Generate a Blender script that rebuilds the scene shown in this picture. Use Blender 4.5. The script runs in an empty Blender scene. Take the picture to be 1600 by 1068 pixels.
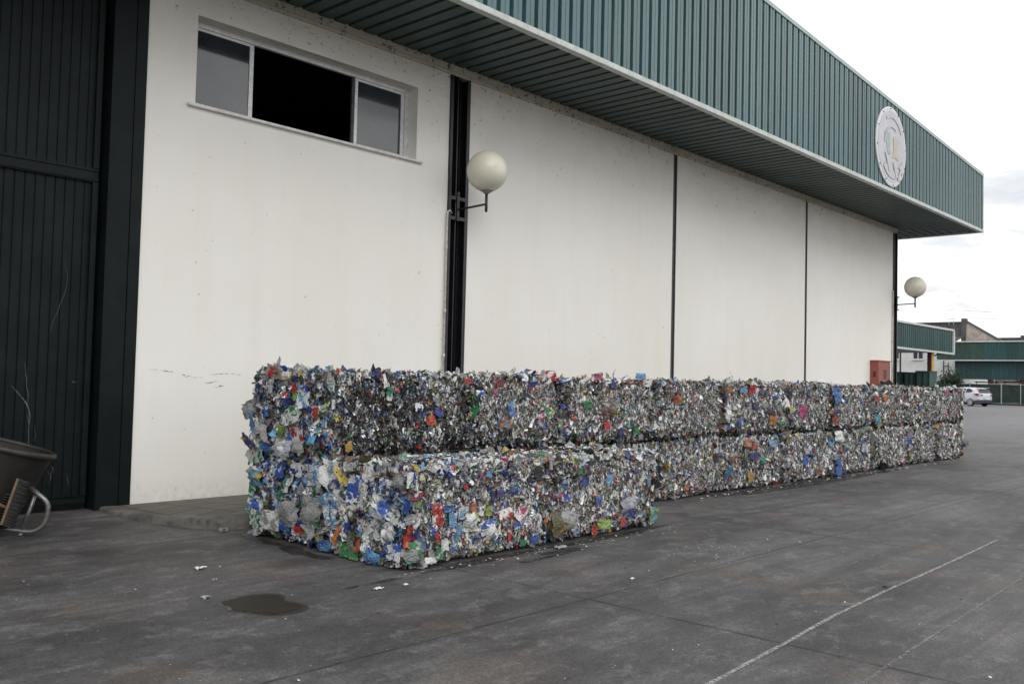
import bpy, math, random
import numpy as np
from mathutils import Vector, Matrix
R = math.radians
scene = bpy.context.scene
COL = scene.collection
rng = np.random.default_rng(11)
random.seed(5)
WORLD_ORIGIN = {}

# ------------------------------------------------------------------ helpers
def tag(o, label=None, cat=None, group=None, kind=None):
    if label: o['label'] = label
    if cat: o['category'] = cat
    if group: o['group'] = group
    if kind: o['kind'] = kind
    return o

def empty(name, loc, label=None, cat=None, group=None):
    o = bpy.data.objects.new(name, None)
    COL.objects.link(o)
    o.location = loc
    o.empty_display_size = 0.2
    WORLD_ORIGIN[o.name] = Vector(loc)
    return tag(o, label, cat, group)

class MB:
    """collects vertices and faces in world coordinates, linked later as ONE mesh object"""
    def __init__(s):
        s.v = []; s.f = []; s.m = []
    def add(s, verts, faces, mi=0):
        b = len(s.v)
        s.v += [tuple(p) for p in verts]
        s.f += [tuple(b + i for i in f) for f in faces]
        s.m += [mi] * len(faces)
        return s
    def box(s, x0, x1, y0, y1, z0, z1, mi=0):
        v = [(x0,y0,z0),(x1,y0,z0),(x1,y1,z0),(x0,y1,z0),(x0,y0,z1),(x1,y0,z1),(x1,y1,z1),(x0,y1,z1)]
        return s.add(v, [(0,3,2,1),(4,5,6,7),(0,1,5,4),(1,2,6,5),(2,3,7,6),(3,0,4,7)], mi)
    def obox(s, c, ax, ay, az, mi=0):
        """box about centre c with half-extent vectors ax, ay, az"""
        c, ax, ay, az = map(Vector, (c, ax, ay, az))
        v = [c+sx*ax+sy*ay+sz*az for sz in (-1,1) for sx,sy in ((-1,-1),(1,-1),(1,1),(-1,1))]
        return s.add(v, [(0,3,2,1),(4,5,6,7),(0,1,5,4),(1,2,6,5),(2,3,7,6),(3,0,4,7)], mi)
    def tube(s, pts, r, n=10, mi=0, cap=True):
        pts = [Vector(p) for p in pts]
        rs = r if isinstance(r, (list, tuple)) else [r]*len(pts)
        rings = []; prev = None
        for i, p in enumerate(pts):
            d = (pts[min(i+1,len(pts)-1)] - pts[max(i-1,0)]).normalized()
            if prev is None:
                a = Vector((0,0,1)) if abs(d.z) < .9 else Vector((1,0,0))
                u = d.cross(a).normalized()
            else:
                u = (prev - d*prev.dot(d)).normalized()
            prev = u; w = d.cross(u)
            rings.append([p + rs[i]*(u*math.cos(2*math.pi*k/n) + w*math.sin(2*math.pi*k/n)) for k in range(n)])
        v = [q for rg in rings for q in rg]; f = []
        for i in range(len(rings)-1):
            for k in range(n):
                a, b = i*n+k, i*n+(k+1)%n
                f.append((a, b, b+n, a+n))
        if cap:
            f.append(tuple(range(n-1,-1,-1))); f.append(tuple(range((len(rings)-1)*n, len(rings)*n)))
        return s.add(v, f, mi)
    def prism(s, poly, z0, z1, mi=0):
        n = len(poly)
        v = [(x,y,z0) for x,y in poly] + [(x,y,z1) for x,y in poly]
        return s.add(v, [tuple(range(n-1,-1,-1)), tuple(range(n,2*n))] + [(i,(i+1)%n,(i+1)%n+n,i+n) for i in range(n)], mi)
    def lathe(s, c, prof, n=24, axis='z', mi=0, mat=None):
        c = Vector(c); v = []; f = []
        for r_, h_ in prof:
            for k in range(n):
                a = 2*math.pi*k/n
                p = Vector((r_*math.cos(a), r_*math.sin(a), h_))
                if axis == 'y': p = Vector((p.x, p.z, p.y))
                if mat is not None: p = mat @ p
                v.append(c+p)
        for i in range(len(prof)-1):
            for k in range(n):
                a, b = i*n+k, i*n+(k+1)%n
                f.append((a,b,b+n,a+n))
        return s.add(v, f, mi)
    def build(s, name, mats, parent=None, smooth=False, origin=None, label=None, cat=None, group=None, kind=None, bevel=0):
        if not isinstance(mats, (list, tuple)): mats = [mats]
        arr = np.array(s.v)
        if origin is None:
            lo, hi = arr.min(0), arr.max(0)
            origin = Vector(((lo[0]+hi[0])/2, (lo[1]+hi[1])/2, lo[2]))
        origin = Vector(origin)
        me = bpy.data.meshes.new(name)
        me.from_pydata([tuple(p) for p in (arr - np.array(origin))], [], s.f)
        for m in mats: me.materials.append(m)
        if max(s.m, default=0) > 0: me.polygons.foreach_set('material_index', s.m)
        if smooth: me.polygons.foreach_set('use_smooth', [True]*len(me.polygons))
        me.update()
        o = bpy.data.objects.new(name, me)
        COL.objects.link(o)
        place(o, origin, parent)
        if bevel:
            b = o.modifiers.new('Bevel', 'BEVEL'); b.width = bevel; b.segments = 2; b.limit_method = 'ANGLE'
        return tag(o, label, cat, group, kind)

def place(o, origin, parent):
    WORLD_ORIGIN[o.name] = Vector(origin)
    if parent is not None:
        o.parent = parent
        o.location = Vector(origin) - WORLD_ORIGIN[parent.name]
    else:
        o.location = origin

# ------------------------------------------------------------------ materials
def mat(name):
    m = bpy.data.materials.new(name); m.use_nodes = True
    nt = m.node_tree; b = nt.nodes['Principled BSDF']
    return m, nt, b
def N(nt, t, **kw):
    n = nt.nodes.new(t)
    for k, v in kw.items():
        if k.startswith('i_'): n.inputs[k[2:].replace('_', ' ')].default_value = v
        else: setattr(n, k, v)
    return n
def coords(nt, scale=(1,1,1), kind='Object', rot=(0,0,0)):
    if kind == 'World':
        g = N(nt, 'ShaderNodeNewGeometry'); src = g.outputs['Position']
    else:
        g = N(nt, 'ShaderNodeTexCoord'); src = g.outputs[kind]
    mp = N(nt, 'ShaderNodeMapping'); mp.inputs['Scale'].default_value = scale; mp.inputs['Rotation'].default_value = rot
    nt.links.new(src, mp.inputs['Vector'])
    return mp.outputs['Vector']
def noise(nt, vec, scale=5, detail=4, rough=.5, dist=0):
    n = N(nt, 'ShaderNodeTexNoise'); n.inputs['Scale'].default_value = scale; n.inputs['Detail'].default_value = detail
    n.inputs['Roughness'].default_value = rough; n.inputs['Distortion'].default_value = dist
    nt.links.new(vec, n.inputs['Vector'])
    return n.outputs['Fac']
def ramp(nt, fac, stops, interp='LINEAR'):
    r = N(nt, 'ShaderNodeValToRGB'); r.color_ramp.interpolation = interp
    e = r.color_ramp.elements
    while len(e) < len(stops): e.new(.5)
    for el, (p, c) in zip(e, stops):
        el.position = p; el.color = (c, c, c, 1) if isinstance(c, (int, float)) else (*c, 1)
    nt.links.new(fac, r.inputs['Fac'])
    return r.outputs['Color']
def mix(nt, fac, a, b, mode='MIX'):
    m = N(nt, 'ShaderNodeMix', data_type='RGBA', blend_type=mode)
    for sock, val in ((m.inputs['Factor'], fac), (m.inputs['A'], a), (m.inputs['B'], b)):
        if hasattr(val, 'is_output'): nt.links.new(val, sock)
        elif isinstance(val, (int, float)): sock.default_value = val
        else: sock.default_value = (*val, 1)
    return m.outputs['Result']
def mth(nt, op, a, b=None, c=None):
    m = N(nt, 'ShaderNodeMath', operation=op)
    for i, v in enumerate((a, b, c)):
        if v is None: continue
        if hasattr(v, 'is_output'): nt.links.new(v, m.inputs[i])
        else: m.inputs[i].default_value = v
    return m.outputs[0]
def bump(nt, b, h, strength=.3, dist=.01):
    n = N(nt, 'ShaderNodeBump'); n.inputs['Strength'].default_value = strength; n.inputs['Distance'].default_value = dist
    nt.links.new(h, n.inputs['Height']); nt.links.new(n.outputs[0], b.inputs['Normal'])

def simple(name, col, rough=.5, metal=0, var=.25, scale=6, spec=.5, bumpy=0, bscale=60, stretch=(1,1,1), dirt=None, dirt_amt=.5):
    m, nt, b = mat(name)
    v = coords(nt, stretch, 'World')
    n1 = noise(nt, v, scale, 6, .6)
    c = mix(nt, ramp(nt, n1, [(.3, 0), (.7, 1)]), tuple(x*(1-var) for x in col), tuple(min(1, x*(1+var)) for x in col))
    if dirt:
        n2 = noise(nt, v, scale*2.7, 8, .7)
        c = mix(nt, mth(nt, 'MULTIPLY', ramp(nt, n2, [(.5, 0), (.72, 1)]), dirt_amt), c, dirt)
    nt.links.new(c, b.inputs['Base Color'])
    b.inputs['Roughness'].default_value = rough; b.inputs['Metallic'].default_value = metal
    b.inputs['Specular IOR Level'].default_value = spec
    if bumpy:
        bump(nt, b, noise(nt, coords(nt, (1,1,1), 'World'), bscale, 4, .6), bumpy, .004)
    return m

# teal profiled cladding
def cladding(name, col, rough, coat=0):
    m, nt, b = mat(name)
    v = coords(nt, (6,6,.35), 'World')
    n1 = noise(nt, v, 1.2, 6, .65)
    c = mix(nt, ramp(nt, n1, [(.3,0),(.75,1)]), tuple(x*.8 for x in col), tuple(x*1.25 for x in col))
    n2 = noise(nt, coords(nt, (14,14,.9), 'World'), 1.5, 8, .7)
    c = mix(nt, mth(nt,'MULTIPLY', ramp(nt, n2, [(.55,0),(.75,1)]), .35), c, (.30,.34,.34))
    # each lapped sheet (four ribs) weathered a little differently
    s_ = N(nt, 'ShaderNodeSeparateXYZ'); nt.links.new(coords(nt, (1,1,1), 'World'), s_.inputs[0])
    wn = N(nt, 'ShaderNodeTexWhiteNoise', noise_dimensions='1D'); nt.links.new(mth(nt,'FLOOR', mth(nt,'DIVIDE', mth(nt,'ADD', s_.outputs['X'], s_.outputs['Y']), 1.04)), wn.inputs['W'])
    c = mix(nt, 1.0, c, ramp(nt, wn.outputs['Value'], [(0,.78),(1,1.25)]), 'MULTIPLY')
    nt.links.new(c, b.inputs['Base Color'])
    r = ramp(nt, n2, [(.3, rough*.85), (.7, min(1, rough*1.3))])
    nt.links.new(r, b.inputs['Roughness'])
    b.inputs['Coat Weight'].default_value = coat; b.inputs['Coat Roughness'].default_value = .25
    b.inputs['IOR'].default_value = 1.72 if name.startswith('teal') else 1.45
    return m
M = {}
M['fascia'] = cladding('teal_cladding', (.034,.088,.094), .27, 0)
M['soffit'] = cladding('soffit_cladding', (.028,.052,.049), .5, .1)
M['far_clad'] = cladding('far_green_cladding', (.013,.052,.054), .5, .1)
M['far_clad2'] = cladding('far_green_cladding_old', (.022,.060,.043), .5, .1)
M['trim'] = simple('pale_trim', (.52,.55,.52), .45, var=.12, scale=3, dirt=(.2,.22,.2), dirt_amt=.5)
M['trim_green'] = simple('grey_green_trim', (.34,.42,.40), .4, var=.15, scale=3)
M['door'] = simple('dark_green_door_paint', (.0042,.0078,.0086), .55, var=.35, scale=2.5, spec=.18, dirt=(.012,.015,.015), dirt_amt=.35, bumpy=.15, bscale=25)
M['steel_dark'] = simple('black_steel_paint', (.006,.0065,.009), .42, var=.4, scale=7, dirt=(.05,.05,.055), dirt_amt=.4, bumpy=.2)
M['steel_blue'] = simple('blue_grey_steel', (.024,.026,.034), .45, var=.4, scale=9, dirt=(.09,.06,.05), dirt_amt=.6)
M['strip'] = simple('joint_strip_grey', (.045,.045,.048), .55, var=.4, scale=9, dirt=(.16,.12,.1), dirt_amt=.5)
M['alu'] = simple('window_aluminium', (.68,.68,.68), .38, metal=.2, var=.15, scale=12, dirt=(.2,.18,.15), dirt_amt=.5)
M['sill'] = simple('window_sill_stone', (.66,.65,.63), .6, var=.12, scale=8, dirt=(.25,.22,.18), dirt_amt=.5)
M['red_box'] = simple('faded_red_paint', (.27,.075,.055), .55, var=.15, scale=3)
M['lamp_glass'] = simple('opal_globe', (.66,.63,.53), .35, var=.06, scale=4, dirt=(.48,.44,.33), dirt_amt=.35)
M['lamp_metal'] = simple('lamp_black_metal', (.03,.027,.028), .45, var=.3, scale=20)
M['lamp_neck'] = simple('lamp_neck_grey', (.26,.24,.20), .5, var=.2, scale=20)
M['pipe'] = simple('conduit_pvc', (.52,.49,.43), .6, var=.25, scale=7, dirt=(.2,.12,.07), dirt_amt=.7)
M['rust_steel'] = simple('worn_steel_tube', (.22,.22,.22), .38, metal=.7, var=.35, scale=14, dirt=(.14,.08,.05), dirt_amt=.7)
M['tub'] = simple('grimy_black_tub', (.010,.009,.008), .62, var=.35, scale=9, dirt=(.024,.020,.016), dirt_amt=.6, bumpy=.4, bscale=45)
M['tub_rim'] = simple('tub_rim', (.020,.018,.016), .55, var=.4, scale=16)
M['wood'] = simple('old_wood', (.13,.075,.042), .7, var=.35, scale=14, stretch=(1,1,4))
M['bristle'] = simple('black_bristle', (.012,.012,.012), .7, var=.4, scale=40)
M['concrete'] = simple('kerb_concrete', (.125,.117,.105), .85, var=.6, scale=2.6, dirt=(.035,.032,.028), dirt_amt=.9, bumpy=.6, bscale=40)
M['dark_in'] = simple('dark_interior', (.03,.03,.03), .9)
M['roof'] = simple('roof_sheet', (.12,.16,.15), .5)
M['shed_white'] = simple('white_render', (.60,.60,.58), .85, var=.08, scale=1.0, dirt=(.42,.40,.36), dirt_amt=.4)
M['maroon'] = simple('maroon_post_paint', (.065,.012,.018), .5, var=.2)
M['yellow'] = simple('yellow_post_paint', (.50,.34,.04), .5, var=.2)
M['bin_green'] = simple('container_green', (.03,.075,.065), .5, var=.25, scale=2)
M['old_roof'] = simple('weathered_roof', (.075,.07,.072), .8, var=.4, scale=1.5, stretch=(1,6,.6), dirt=(.03,.028,.03), dirt_amt=.6)
M['stone'] = simple('mottled_gable_stone', (.34,.29,.26), .9, var=.35, scale=1.6, dirt=(.14,.10,.09), dirt_amt=.6)
M['mesh_fence'] = simple('green_fence_netting', (.016,.037,.028), .85, var=.35, scale=1.3, bumpy=.3, bscale=20)
M['galv'] = simple('galvanised_post', (.36,.38,.37), .5, metal=.3, var=.15)
M['soil'] = simple('dark_verge', (.035,.032,.028), .95, var=.5, scale=2)
M['car_paint'] = simple('silver_car_paint', (.55,.57,.62), .3, metal=.1, var=.03)
M['car_glass'] = simple('car_glass', (.012,.014,.02), .12)
M['car_dark'] = simple('car_plastic', (.035,.035,.055), .5)
M['tyre'] = simple('tyre_rubber', (.015,.015,.016), .8)
M['rim'] = simple('alloy_rim', (.5,.5,.52), .3, metal=.6)
M['tail'] = simple('tail_lamp_red', (.32,.015,.03), .25)
M['plate'] = simple('plate_white', (.65,.65,.62), .5)
M['leaf'] = simple('dark_leaf', (.022,.045,.020), .6, var=.5, scale=4)
M['bark'] = simple('bark', (.06,.045,.03), .9, var=.3)
M['sign'] = simple('sign_face', (.52,.51,.54), .42, var=.1, scale=2.2, stretch=(1,1,.5), dirt=(.36,.35,.37), dirt_amt=.5)
M['sign_green'] = simple('faded_green_print', (.33,.42,.385), .5, var=.12)
M['sign_tan'] = simple('faded_tan_print', (.49,.44,.36), .5, var=.12)
M['sign_grey'] = simple('faded_grey_print', (.50,.49,.51), .5, var=.12, scale=9)
M['sign_white'] = simple('sign_rim_white', (.62,.63,.64), .4, var=.05)
M['bolt'] = simple('bolt_dark', (.07,.07,.07), .5)
M['scratch'] = simple('scratch_grey', (.075,.09,.093), .7, var=.4, scale=30)
M['scratch2'] = simple('scratch_faint', (.045,.05,.05), .7, var=.4, scale=30)
M['cable'] = simple('cable_black', (.3,.3,.3), .8)

# warehouse wall: off-white textured concrete panels with mildew specks under the eaves
def wall_mat():
    m, nt, b = mat('off_white_panel_render')
    w = coords(nt, (1,1,1), 'World')
    big = noise(nt, w, .35, 5, .55)
    c = mix(nt, ramp(nt, big, [(.3,0),(.7,1)]), (.755,.735,.68), (.815,.80,.757))
    st = noise(nt, coords(nt, (2.2,1,.28), 'World'), 1.3, 6, .6)
    c = mix(nt, mth(nt,'MULTIPLY', ramp(nt, st, [(.5,0),(.75,1)]), .22), c, (.66,.62,.50))
    sep = N(nt, 'ShaderNodeSeparateXYZ'); nt.links.new(w, sep.inputs[0])
    z = sep.outputs['Z']
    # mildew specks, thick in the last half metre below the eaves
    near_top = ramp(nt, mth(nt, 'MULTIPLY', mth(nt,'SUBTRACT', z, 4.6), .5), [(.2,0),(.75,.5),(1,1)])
    sp = noise(nt, w, 13, 5, .7)
    cl = noise(nt, w, 1.7, 3, .5)
    th = mth(nt, 'ADD', sp, mth(nt,'MULTIPLY', mth(nt,'ADD', near_top, ramp(nt, cl, [(.3,0),(.8,1)])), .10))
    c = mix(nt, mth(nt,'MULTIPLY', ramp(nt, th, [(.71,0),(.735,1)]), .75), c, (.09,.085,.06))
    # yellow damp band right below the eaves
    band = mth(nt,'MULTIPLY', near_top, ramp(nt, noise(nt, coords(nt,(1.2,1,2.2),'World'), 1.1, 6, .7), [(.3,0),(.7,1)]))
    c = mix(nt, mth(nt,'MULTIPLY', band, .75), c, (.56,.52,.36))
    # splash dirt at the foot
    foot = ramp(nt, z, [(0,1),(.35,0)])
    c = mix(nt, mth(nt,'MULTIPLY', mth(nt,'MULTIPLY', foot, ramp(nt, sp, [(.4,0),(.7,1)])), .5), c, (.42,.38,.30))
    nt.links.new(c, b.inputs['Base Color']); b.inputs['Roughness'].default_value = .9
    b.inputs['Specular IOR Level'].default_value = .25
    bump(nt, b, mth(nt,'ADD', noise(nt, w, 130, 3, .7), mth(nt,'MULTIPLY', noise(nt, w, 6, 4, .5), 2.)), .22, .004)
    return m
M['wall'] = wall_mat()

def soffit_edge_mat():
    m, nt, b = mat('mildewed_eaves_trim')
    w = coords(nt, (1,1,1), 'World')
    c = mix(nt, ramp(nt, noise(nt, coords(nt,(.8,1,1),'World'), 1.5, 6,.6), [(.3,0),(.7,1)]), (.42,.39,.29), (.55,.51,.41))
    c = mix(nt, ramp(nt, noise(nt, w, 12, 5, .7), [(.57,0),(.61,.85)]), c, (.07,.06,.05))
    nt.links.new(c, b.inputs['Base Color']); b.inputs['Roughness'].default_value = .85
    return m
M['eaves'] = soffit_edge_mat()

def glass_mat():
    m, nt, b = mat('dusty_window_glass')
    w = coords(nt, (1,1,1), 'World')
    n = noise(nt, w, 1.6, 5, .55)
    nt.links.new(mix(nt, ramp(nt, n, [(.3,0),(.7,1)]), (.018,.022,.026), (.040,.045,.052)), b.inputs['Base Color'])
    b.inputs['Roughness'].default_value = .05; b.inputs['IOR'].default_value = 1.75
    return m
M['glass'] = glass_mat()

def ground_mat():
    m, nt, b = mat('stained_yard_concrete')
    w = coords(nt, (1,1,1), 'World')
    sep = N(nt, 'ShaderNodeSeparateXYZ'); nt.links.new(w, sep.inputs[0]); X, Y = sep.outputs['X'], sep.outputs['Y']
    big = noise(nt, coords(nt, (.5,1.0,1), 'World'), .6, 8, .66, .4)
    c = mix(nt, ramp(nt, big, [(.36,0),(.64,1)]), (.046,.044,.0445), (.143,.138,.138))
    mid = noise(nt, coords(nt, (.85,1.15,1), 'World'), 2.1, 9, .72, .3)
    c = mix(nt, mth(nt,'MULTIPLY', ramp(nt, mid, [(.42,0),(.66,1)]), .65), c, (.034,.031,.030))
    tyre = noise(nt, coords(nt, (.10,2.6,1), 'World', rot=(0,0,R(-4))), 1.5, 5, .6, .25)
    c = mix(nt, mth(nt,'MULTIPLY', ramp(nt, tyre, [(.48,0),(.62,1)]), .42), c, (.042,.040,.040))
    warm = noise(nt, w, .9, 5, .6)
    c = mix(nt, mth(nt,'MULTIPLY', ramp(nt, warm, [(.54,0),(.72,1)]), .5), c, (.135,.098,.072))
    pale = noise(nt, coords(nt, (.9,1.2,1), 'World'), 3.3, 8, .76)
    c = mix(nt, mth(nt,'MULTIPLY', ramp(nt, pale, [(.52,0),(.70,1)]), .65), c, (.20,.193,.192))
    fine = noise(nt, w, 55, 5, .75)
    c = mix(nt, .85, c, ramp(nt, fine, [(.32,.35),(.68,1.5)]), 'MULTIPLY')
    sp = N(nt, 'ShaderNodeTexVoronoi'); sp.inputs['Scale'].default_value = 7.; sp.inputs['Randomness'].default_value = 1
    nt.links.new(w, sp.inputs['Vector'])
    spk = ramp(nt, sp.outputs['Distance'], [(.035,1),(.055,0)])
    c = mix(nt, mth(nt,'MULTIPLY', spk, ramp(nt, noise(nt, w, 1.3, 2), [(.45,0),(.6,.75)])), c, (.32,.31,.29))
    # expansion joints: slabs cut on a grid, edges slightly crumbled
    wob = mth(nt,'MULTIPLY', mth(nt,'SUBTRACT', noise(nt, w, 2.2, 5, .7), .5), .05)
    def joint(coord, off, pitch, wd):
        t = mth(nt,'ADD', mth(nt,'SUBTRACT', coord, off), wob)
        t = mth(nt,'PINGPONG', t, pitch/2)
        return t
    jx = joint(X, 5.43, 4.22, .01); jy = joint(Y, -2.14, 4.24, .01)
    j = mth(nt,'MINIMUM', jx, mth(nt,'MULTIPLY', jy, 1.5))
    brk = noise(nt, w, 1.9, 4, .6)
    wd = ramp(nt, brk, [(.35,.006),(.7,.020)])
    line = mth(nt,'LESS_THAN', j, wd)
    c = mix(nt, mth(nt,'MULTIPLY', line, ramp(nt, brk, [(.3,.45),(.55,.92)])), c, (.012,.011,.010))
    halo = ramp(nt, j, [(.0,.18),(.06,0)])
    c = mix(nt, halo, c, (.045,.042,.04))
    # paler grey blended in towards the far end of the yard
    far = ramp(nt, mth(nt,'MULTIPLY', mth(nt,'SUBTRACT', X, 25), .02), [(0,0),(.5,1)])
    c = mix(nt, mth(nt,'MULTIPLY', far, .7), c, (.165,.163,.17))
    nt.links.new(c, b.inputs['Base Color'])
    nt.links.new(ramp(nt, mid, [(.3,.82),(.65,.58)]), b.inputs['Roughness'])
    b.inputs['Specular IOR Level'].default_value = .35
    # tyre tracks running along the yard, narrow and paired
    tv = noise(nt, coords(nt, (.05,7.5,1), 'World', rot=(0,0,R(3))), 1.0, 3, .5, .1)
    c = mix(nt, mth(nt,'MULTIPLY', ramp(nt, tv, [(.56,0),(.62,1)]), mth(nt,'MULTIPLY', ramp(nt, big, [(.4,0),(.6,1)]), .35)), c, (.034,.032,.032))
    grit = noise(nt, w, 19, 6, .8)
    c = mix(nt, .8, c, ramp(nt, grit, [(.33,.68),(.67,1.3)]), 'MULTIPLY')
    nt.links.new(c, b.inputs['Base Color'])
    h = mth(nt,'SUBTRACT', mth(nt,'ADD', mth(nt,'MULTIPLY', fine, .5), mth(nt,'MULTIPLY', mid, .6)), mth(nt,'MULTIPLY', line, 1.5))
    bump(nt, b, h, .35, .006)
    return m
M['ground'] = ground_mat()

def pave_mat():
    m, nt, b = mat('pavement_tiles')
    w = coords(nt, (1,1,1), 'World')
    br = N(nt, 'ShaderNodeTexBrick'); br.inputs['Scale'].default_value = 1.0
    br.inputs['Brick Width'].default_value = .4; br.inputs['Row Height'].default_value = .4; br.offset = 0
    br.inputs['Mortar Size'].default_value = .016; br.inputs['Color1'].default_value = (.135,.122,.10,1); br.inputs['Color2'].default_value = (.11,.102,.085,1)
    br.inputs['Mortar'].default_value = (.035,.03,.027,1)
    nt.links.new(w, br.inputs['Vector'])
    c = mix(nt, mth(nt,'MULTIPLY', ramp(nt, noise(nt, w, 2.2, 8, .7), [(.4,0),(.7,1)]), .6), br.outputs['Color'], (.07,.065,.055))
    c = mix(nt, .6, c, ramp(nt, noise(nt, w, 60, 4, .7), [(.25,.7),(.75,1.2)]), 'MULTIPLY')
    nt.links.new(c, b.inputs['Base Color']); b.inputs['Roughness'].default_value = .85
    bump(nt, b, noise(nt, w, 50, 5, .7), .3, .005)
    return m
M['pave'] = pave_mat()

def broken(name, col, thr=(.42,.5), scale=22, rough=.8, stretch=(1,1,1)):
    """thin worn coating: the sheet has holes where the coat is rubbed away"""
    m, nt, b = mat(name)
    w = coords(nt, stretch, 'World')
    n = noise(nt, w, scale, 7, .75)
    b.inputs['Base Color'].default_value = (*col, 1); b.inputs['Roughness'].default_value = rough
    nt.links.new(ramp(nt, n, [(thr[0],0),(thr[1],1)]), b.inputs['Alpha'])
    return m
M['chalk'] = broken('worn_white_line', (.33,.33,.33), (.36,.62), 30)
M['chalk_faint'] = broken('faint_white_line', (.24,.24,.24), (.44,.66), 26)
M['scuff'] = broken('wall_scuff', (.11,.11,.10), (.47,.62), 26, stretch=(.5,1,1.8))
M['wet'] = broken('damp_concrete', (.030,.027,.024), (.38,.55), 5, .35)
def puddle_mat():
    m, nt, b = mat('shallow_puddle')
    n = noise(nt, coords(nt,(1,1,1),'World'), 9, 5, .6)
    nt.links.new(mix(nt, n, (.020,.017,.013), (.032,.027,.021)), b.inputs['Base Color'])
    b.inputs['Roughness'].default_value = .55; b.inputs['Specular IOR Level'].default_value = .12
    return m
M['puddle'] = puddle_mat()

# scraps of packaging: colour attributes carry each scrap's paper and print colours
def scrap_mat(name, rough=.28, film=False):
    m, nt, b = mat(name)
    t = N(nt, 'ShaderNodeAttribute', attribute_name='tint'); a = N(nt, 'ShaderNodeAttribute', attribute_name='accent')
    f = N(nt, 'ShaderNodeAttribute', attribute_name='flake')
    mp = N(nt, 'ShaderNodeMapping'); mp.inputs['Scale'].default_value = (1,1,1)
    nt.links.new(f.outputs['Vector'], mp.inputs['Vector']); v = mp.outputs['Vector']
    pr = noise(nt, v, 1.1, 2, .5, .6)
    c = mix(nt, ramp(nt, pr, [(.53,0),(.56,1)], 'LINEAR'), t.outputs['Color'], a.outputs['Color'])
    tx = noise(nt, v, 9, 3, .6)
    c = mix(nt, mth(nt,'MULTIPLY', ramp(nt, tx, [(.60,0),(.64,1)]), .55), c, mix(nt, .5, a.outputs['Color'], (.03,.03,.05)))
    w = coords(nt, (1,1,1), 'World')
    g = noise(nt, w, 14, 6, .7)
    c = mix(nt, mth(nt,'MULTIPLY', ramp(nt, g, [(.46,0),(.70,1)]), .45), c, (.06,.053,.044))
    nt.links.new(c, b.inputs['Base Color'])
    b.inputs['Roughness'].default_value = rough
    b.inputs['Specular IOR Level'].default_value = .6
    nt.links.new(a.outputs['Alpha'], b.inputs['Metallic'])
    vo = N(nt, 'ShaderNodeTexVoronoi'); vo.inputs['Scale'].default_value = 4.5; nt.links.new(v, vo.inputs['Vector'])
    bump(nt, b, mth(nt,'ADD', vo.outputs['Distance'], mth(nt,'MULTIPLY', noise(nt, v, 9, 3, .6), .5)), .8, .012)
    return m
M['scrap'] = scrap_mat('crushed_packaging')
M['hero'] = scrap_mat('printed_packaging', .42)
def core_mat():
    m, nt, b = mat('bale_gap_shade')  # dark colour stands in for shade deep between the scraps
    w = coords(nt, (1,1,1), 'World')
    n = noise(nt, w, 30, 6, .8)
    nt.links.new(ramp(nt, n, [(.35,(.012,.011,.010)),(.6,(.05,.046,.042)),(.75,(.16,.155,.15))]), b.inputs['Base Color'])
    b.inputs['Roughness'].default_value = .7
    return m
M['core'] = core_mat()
# ------------------------------------------------------------------ camera, light, sky
cam_d = bpy.data.cameras.new('camera'); cam = bpy.data.objects.new('camera', cam_d); COL.objects.link(cam)
yaw, pitch, roll = .8258, .0403, .0241
fw = Vector((math.sin(yaw)*math.cos(pitch), math.cos(yaw)*math.cos(pitch), math.sin(pitch)))
r0 = Vector((math.cos(yaw), -math.sin(yaw), 0)); u0 = r0.cross(fw)
rx = r0*math.cos(roll) + u0*math.sin(roll); ux = -r0*math.sin(roll) + u0*math.cos(roll)
mw = Matrix((rx, ux, -fw)).transposed().to_4x4(); mw.translation = Vector((0, -10.5675, 1.6))
cam.matrix_world = mw
cam_d.sensor_width = 36; cam_d.lens = 36*1437.1/1600; cam_d.clip_end = 3000; cam_d.clip_start = .05
scene.camera = cam

SUN_EL, SUN_AZ = R(40), R(205)        # azimuth measured clockwise from +Y
sd = bpy.data.lights.new('sun', 'SUN'); sun = bpy.data.objects.new('sun', sd); COL.objects.link(sun)
sd.energy = .6; sd.angle = R(35); sd.color = (1, .96, .9)
dirv = Vector((math.sin(SUN_AZ)*math.cos(SUN_EL), math.cos(SUN_AZ)*math.cos(SUN_EL), math.sin(SUN_EL)))
sun.rotation_euler = dirv.to_track_quat('Z', 'Y').to_euler()
sun.location = (0, -20, 30)
wd = bpy.data.worlds.new('World'); scene.world = wd; wd.use_nodes = True
nt = wd.node_tree; bg = nt.nodes['Background']
sky = N(nt, 'ShaderNodeTexSky'); sky.sky_type = 'NISHITA'; sky.sun_disc = False; sky.sun_elevation = SUN_EL; sky.sun_rotation = SUN_AZ
sky.air_density = 1.2; sky.dust_density = 3
tc = N(nt, 'ShaderNodeTexCoord'); mp = N(nt, 'ShaderNodeMapping'); mp.inputs['Scale'].default_value = (1.6, 1.6, 5.5)
nt.links.new(tc.outputs['Generated'], mp.inputs['Vector'])
cn = noise(nt, mp.outputs['Vector'], 1.7, 9, .62, .5)
# broken high overcast: mostly white cloud, thin places let the blue through
cloud = ramp(nt, cn, [(.34, (5.9, 6.3, 6.8)), (.45, (7.5, 7.65, 7.9)), (.54, (11.8, 11.9, 12.0)), (.75, (15.5, 15.4, 15.2))])
cover = ramp(nt, cn, [(.30, .80), (.48, 1)])
skyc = mix(nt, cover, sky.outputs['Color'], cloud)
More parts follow.
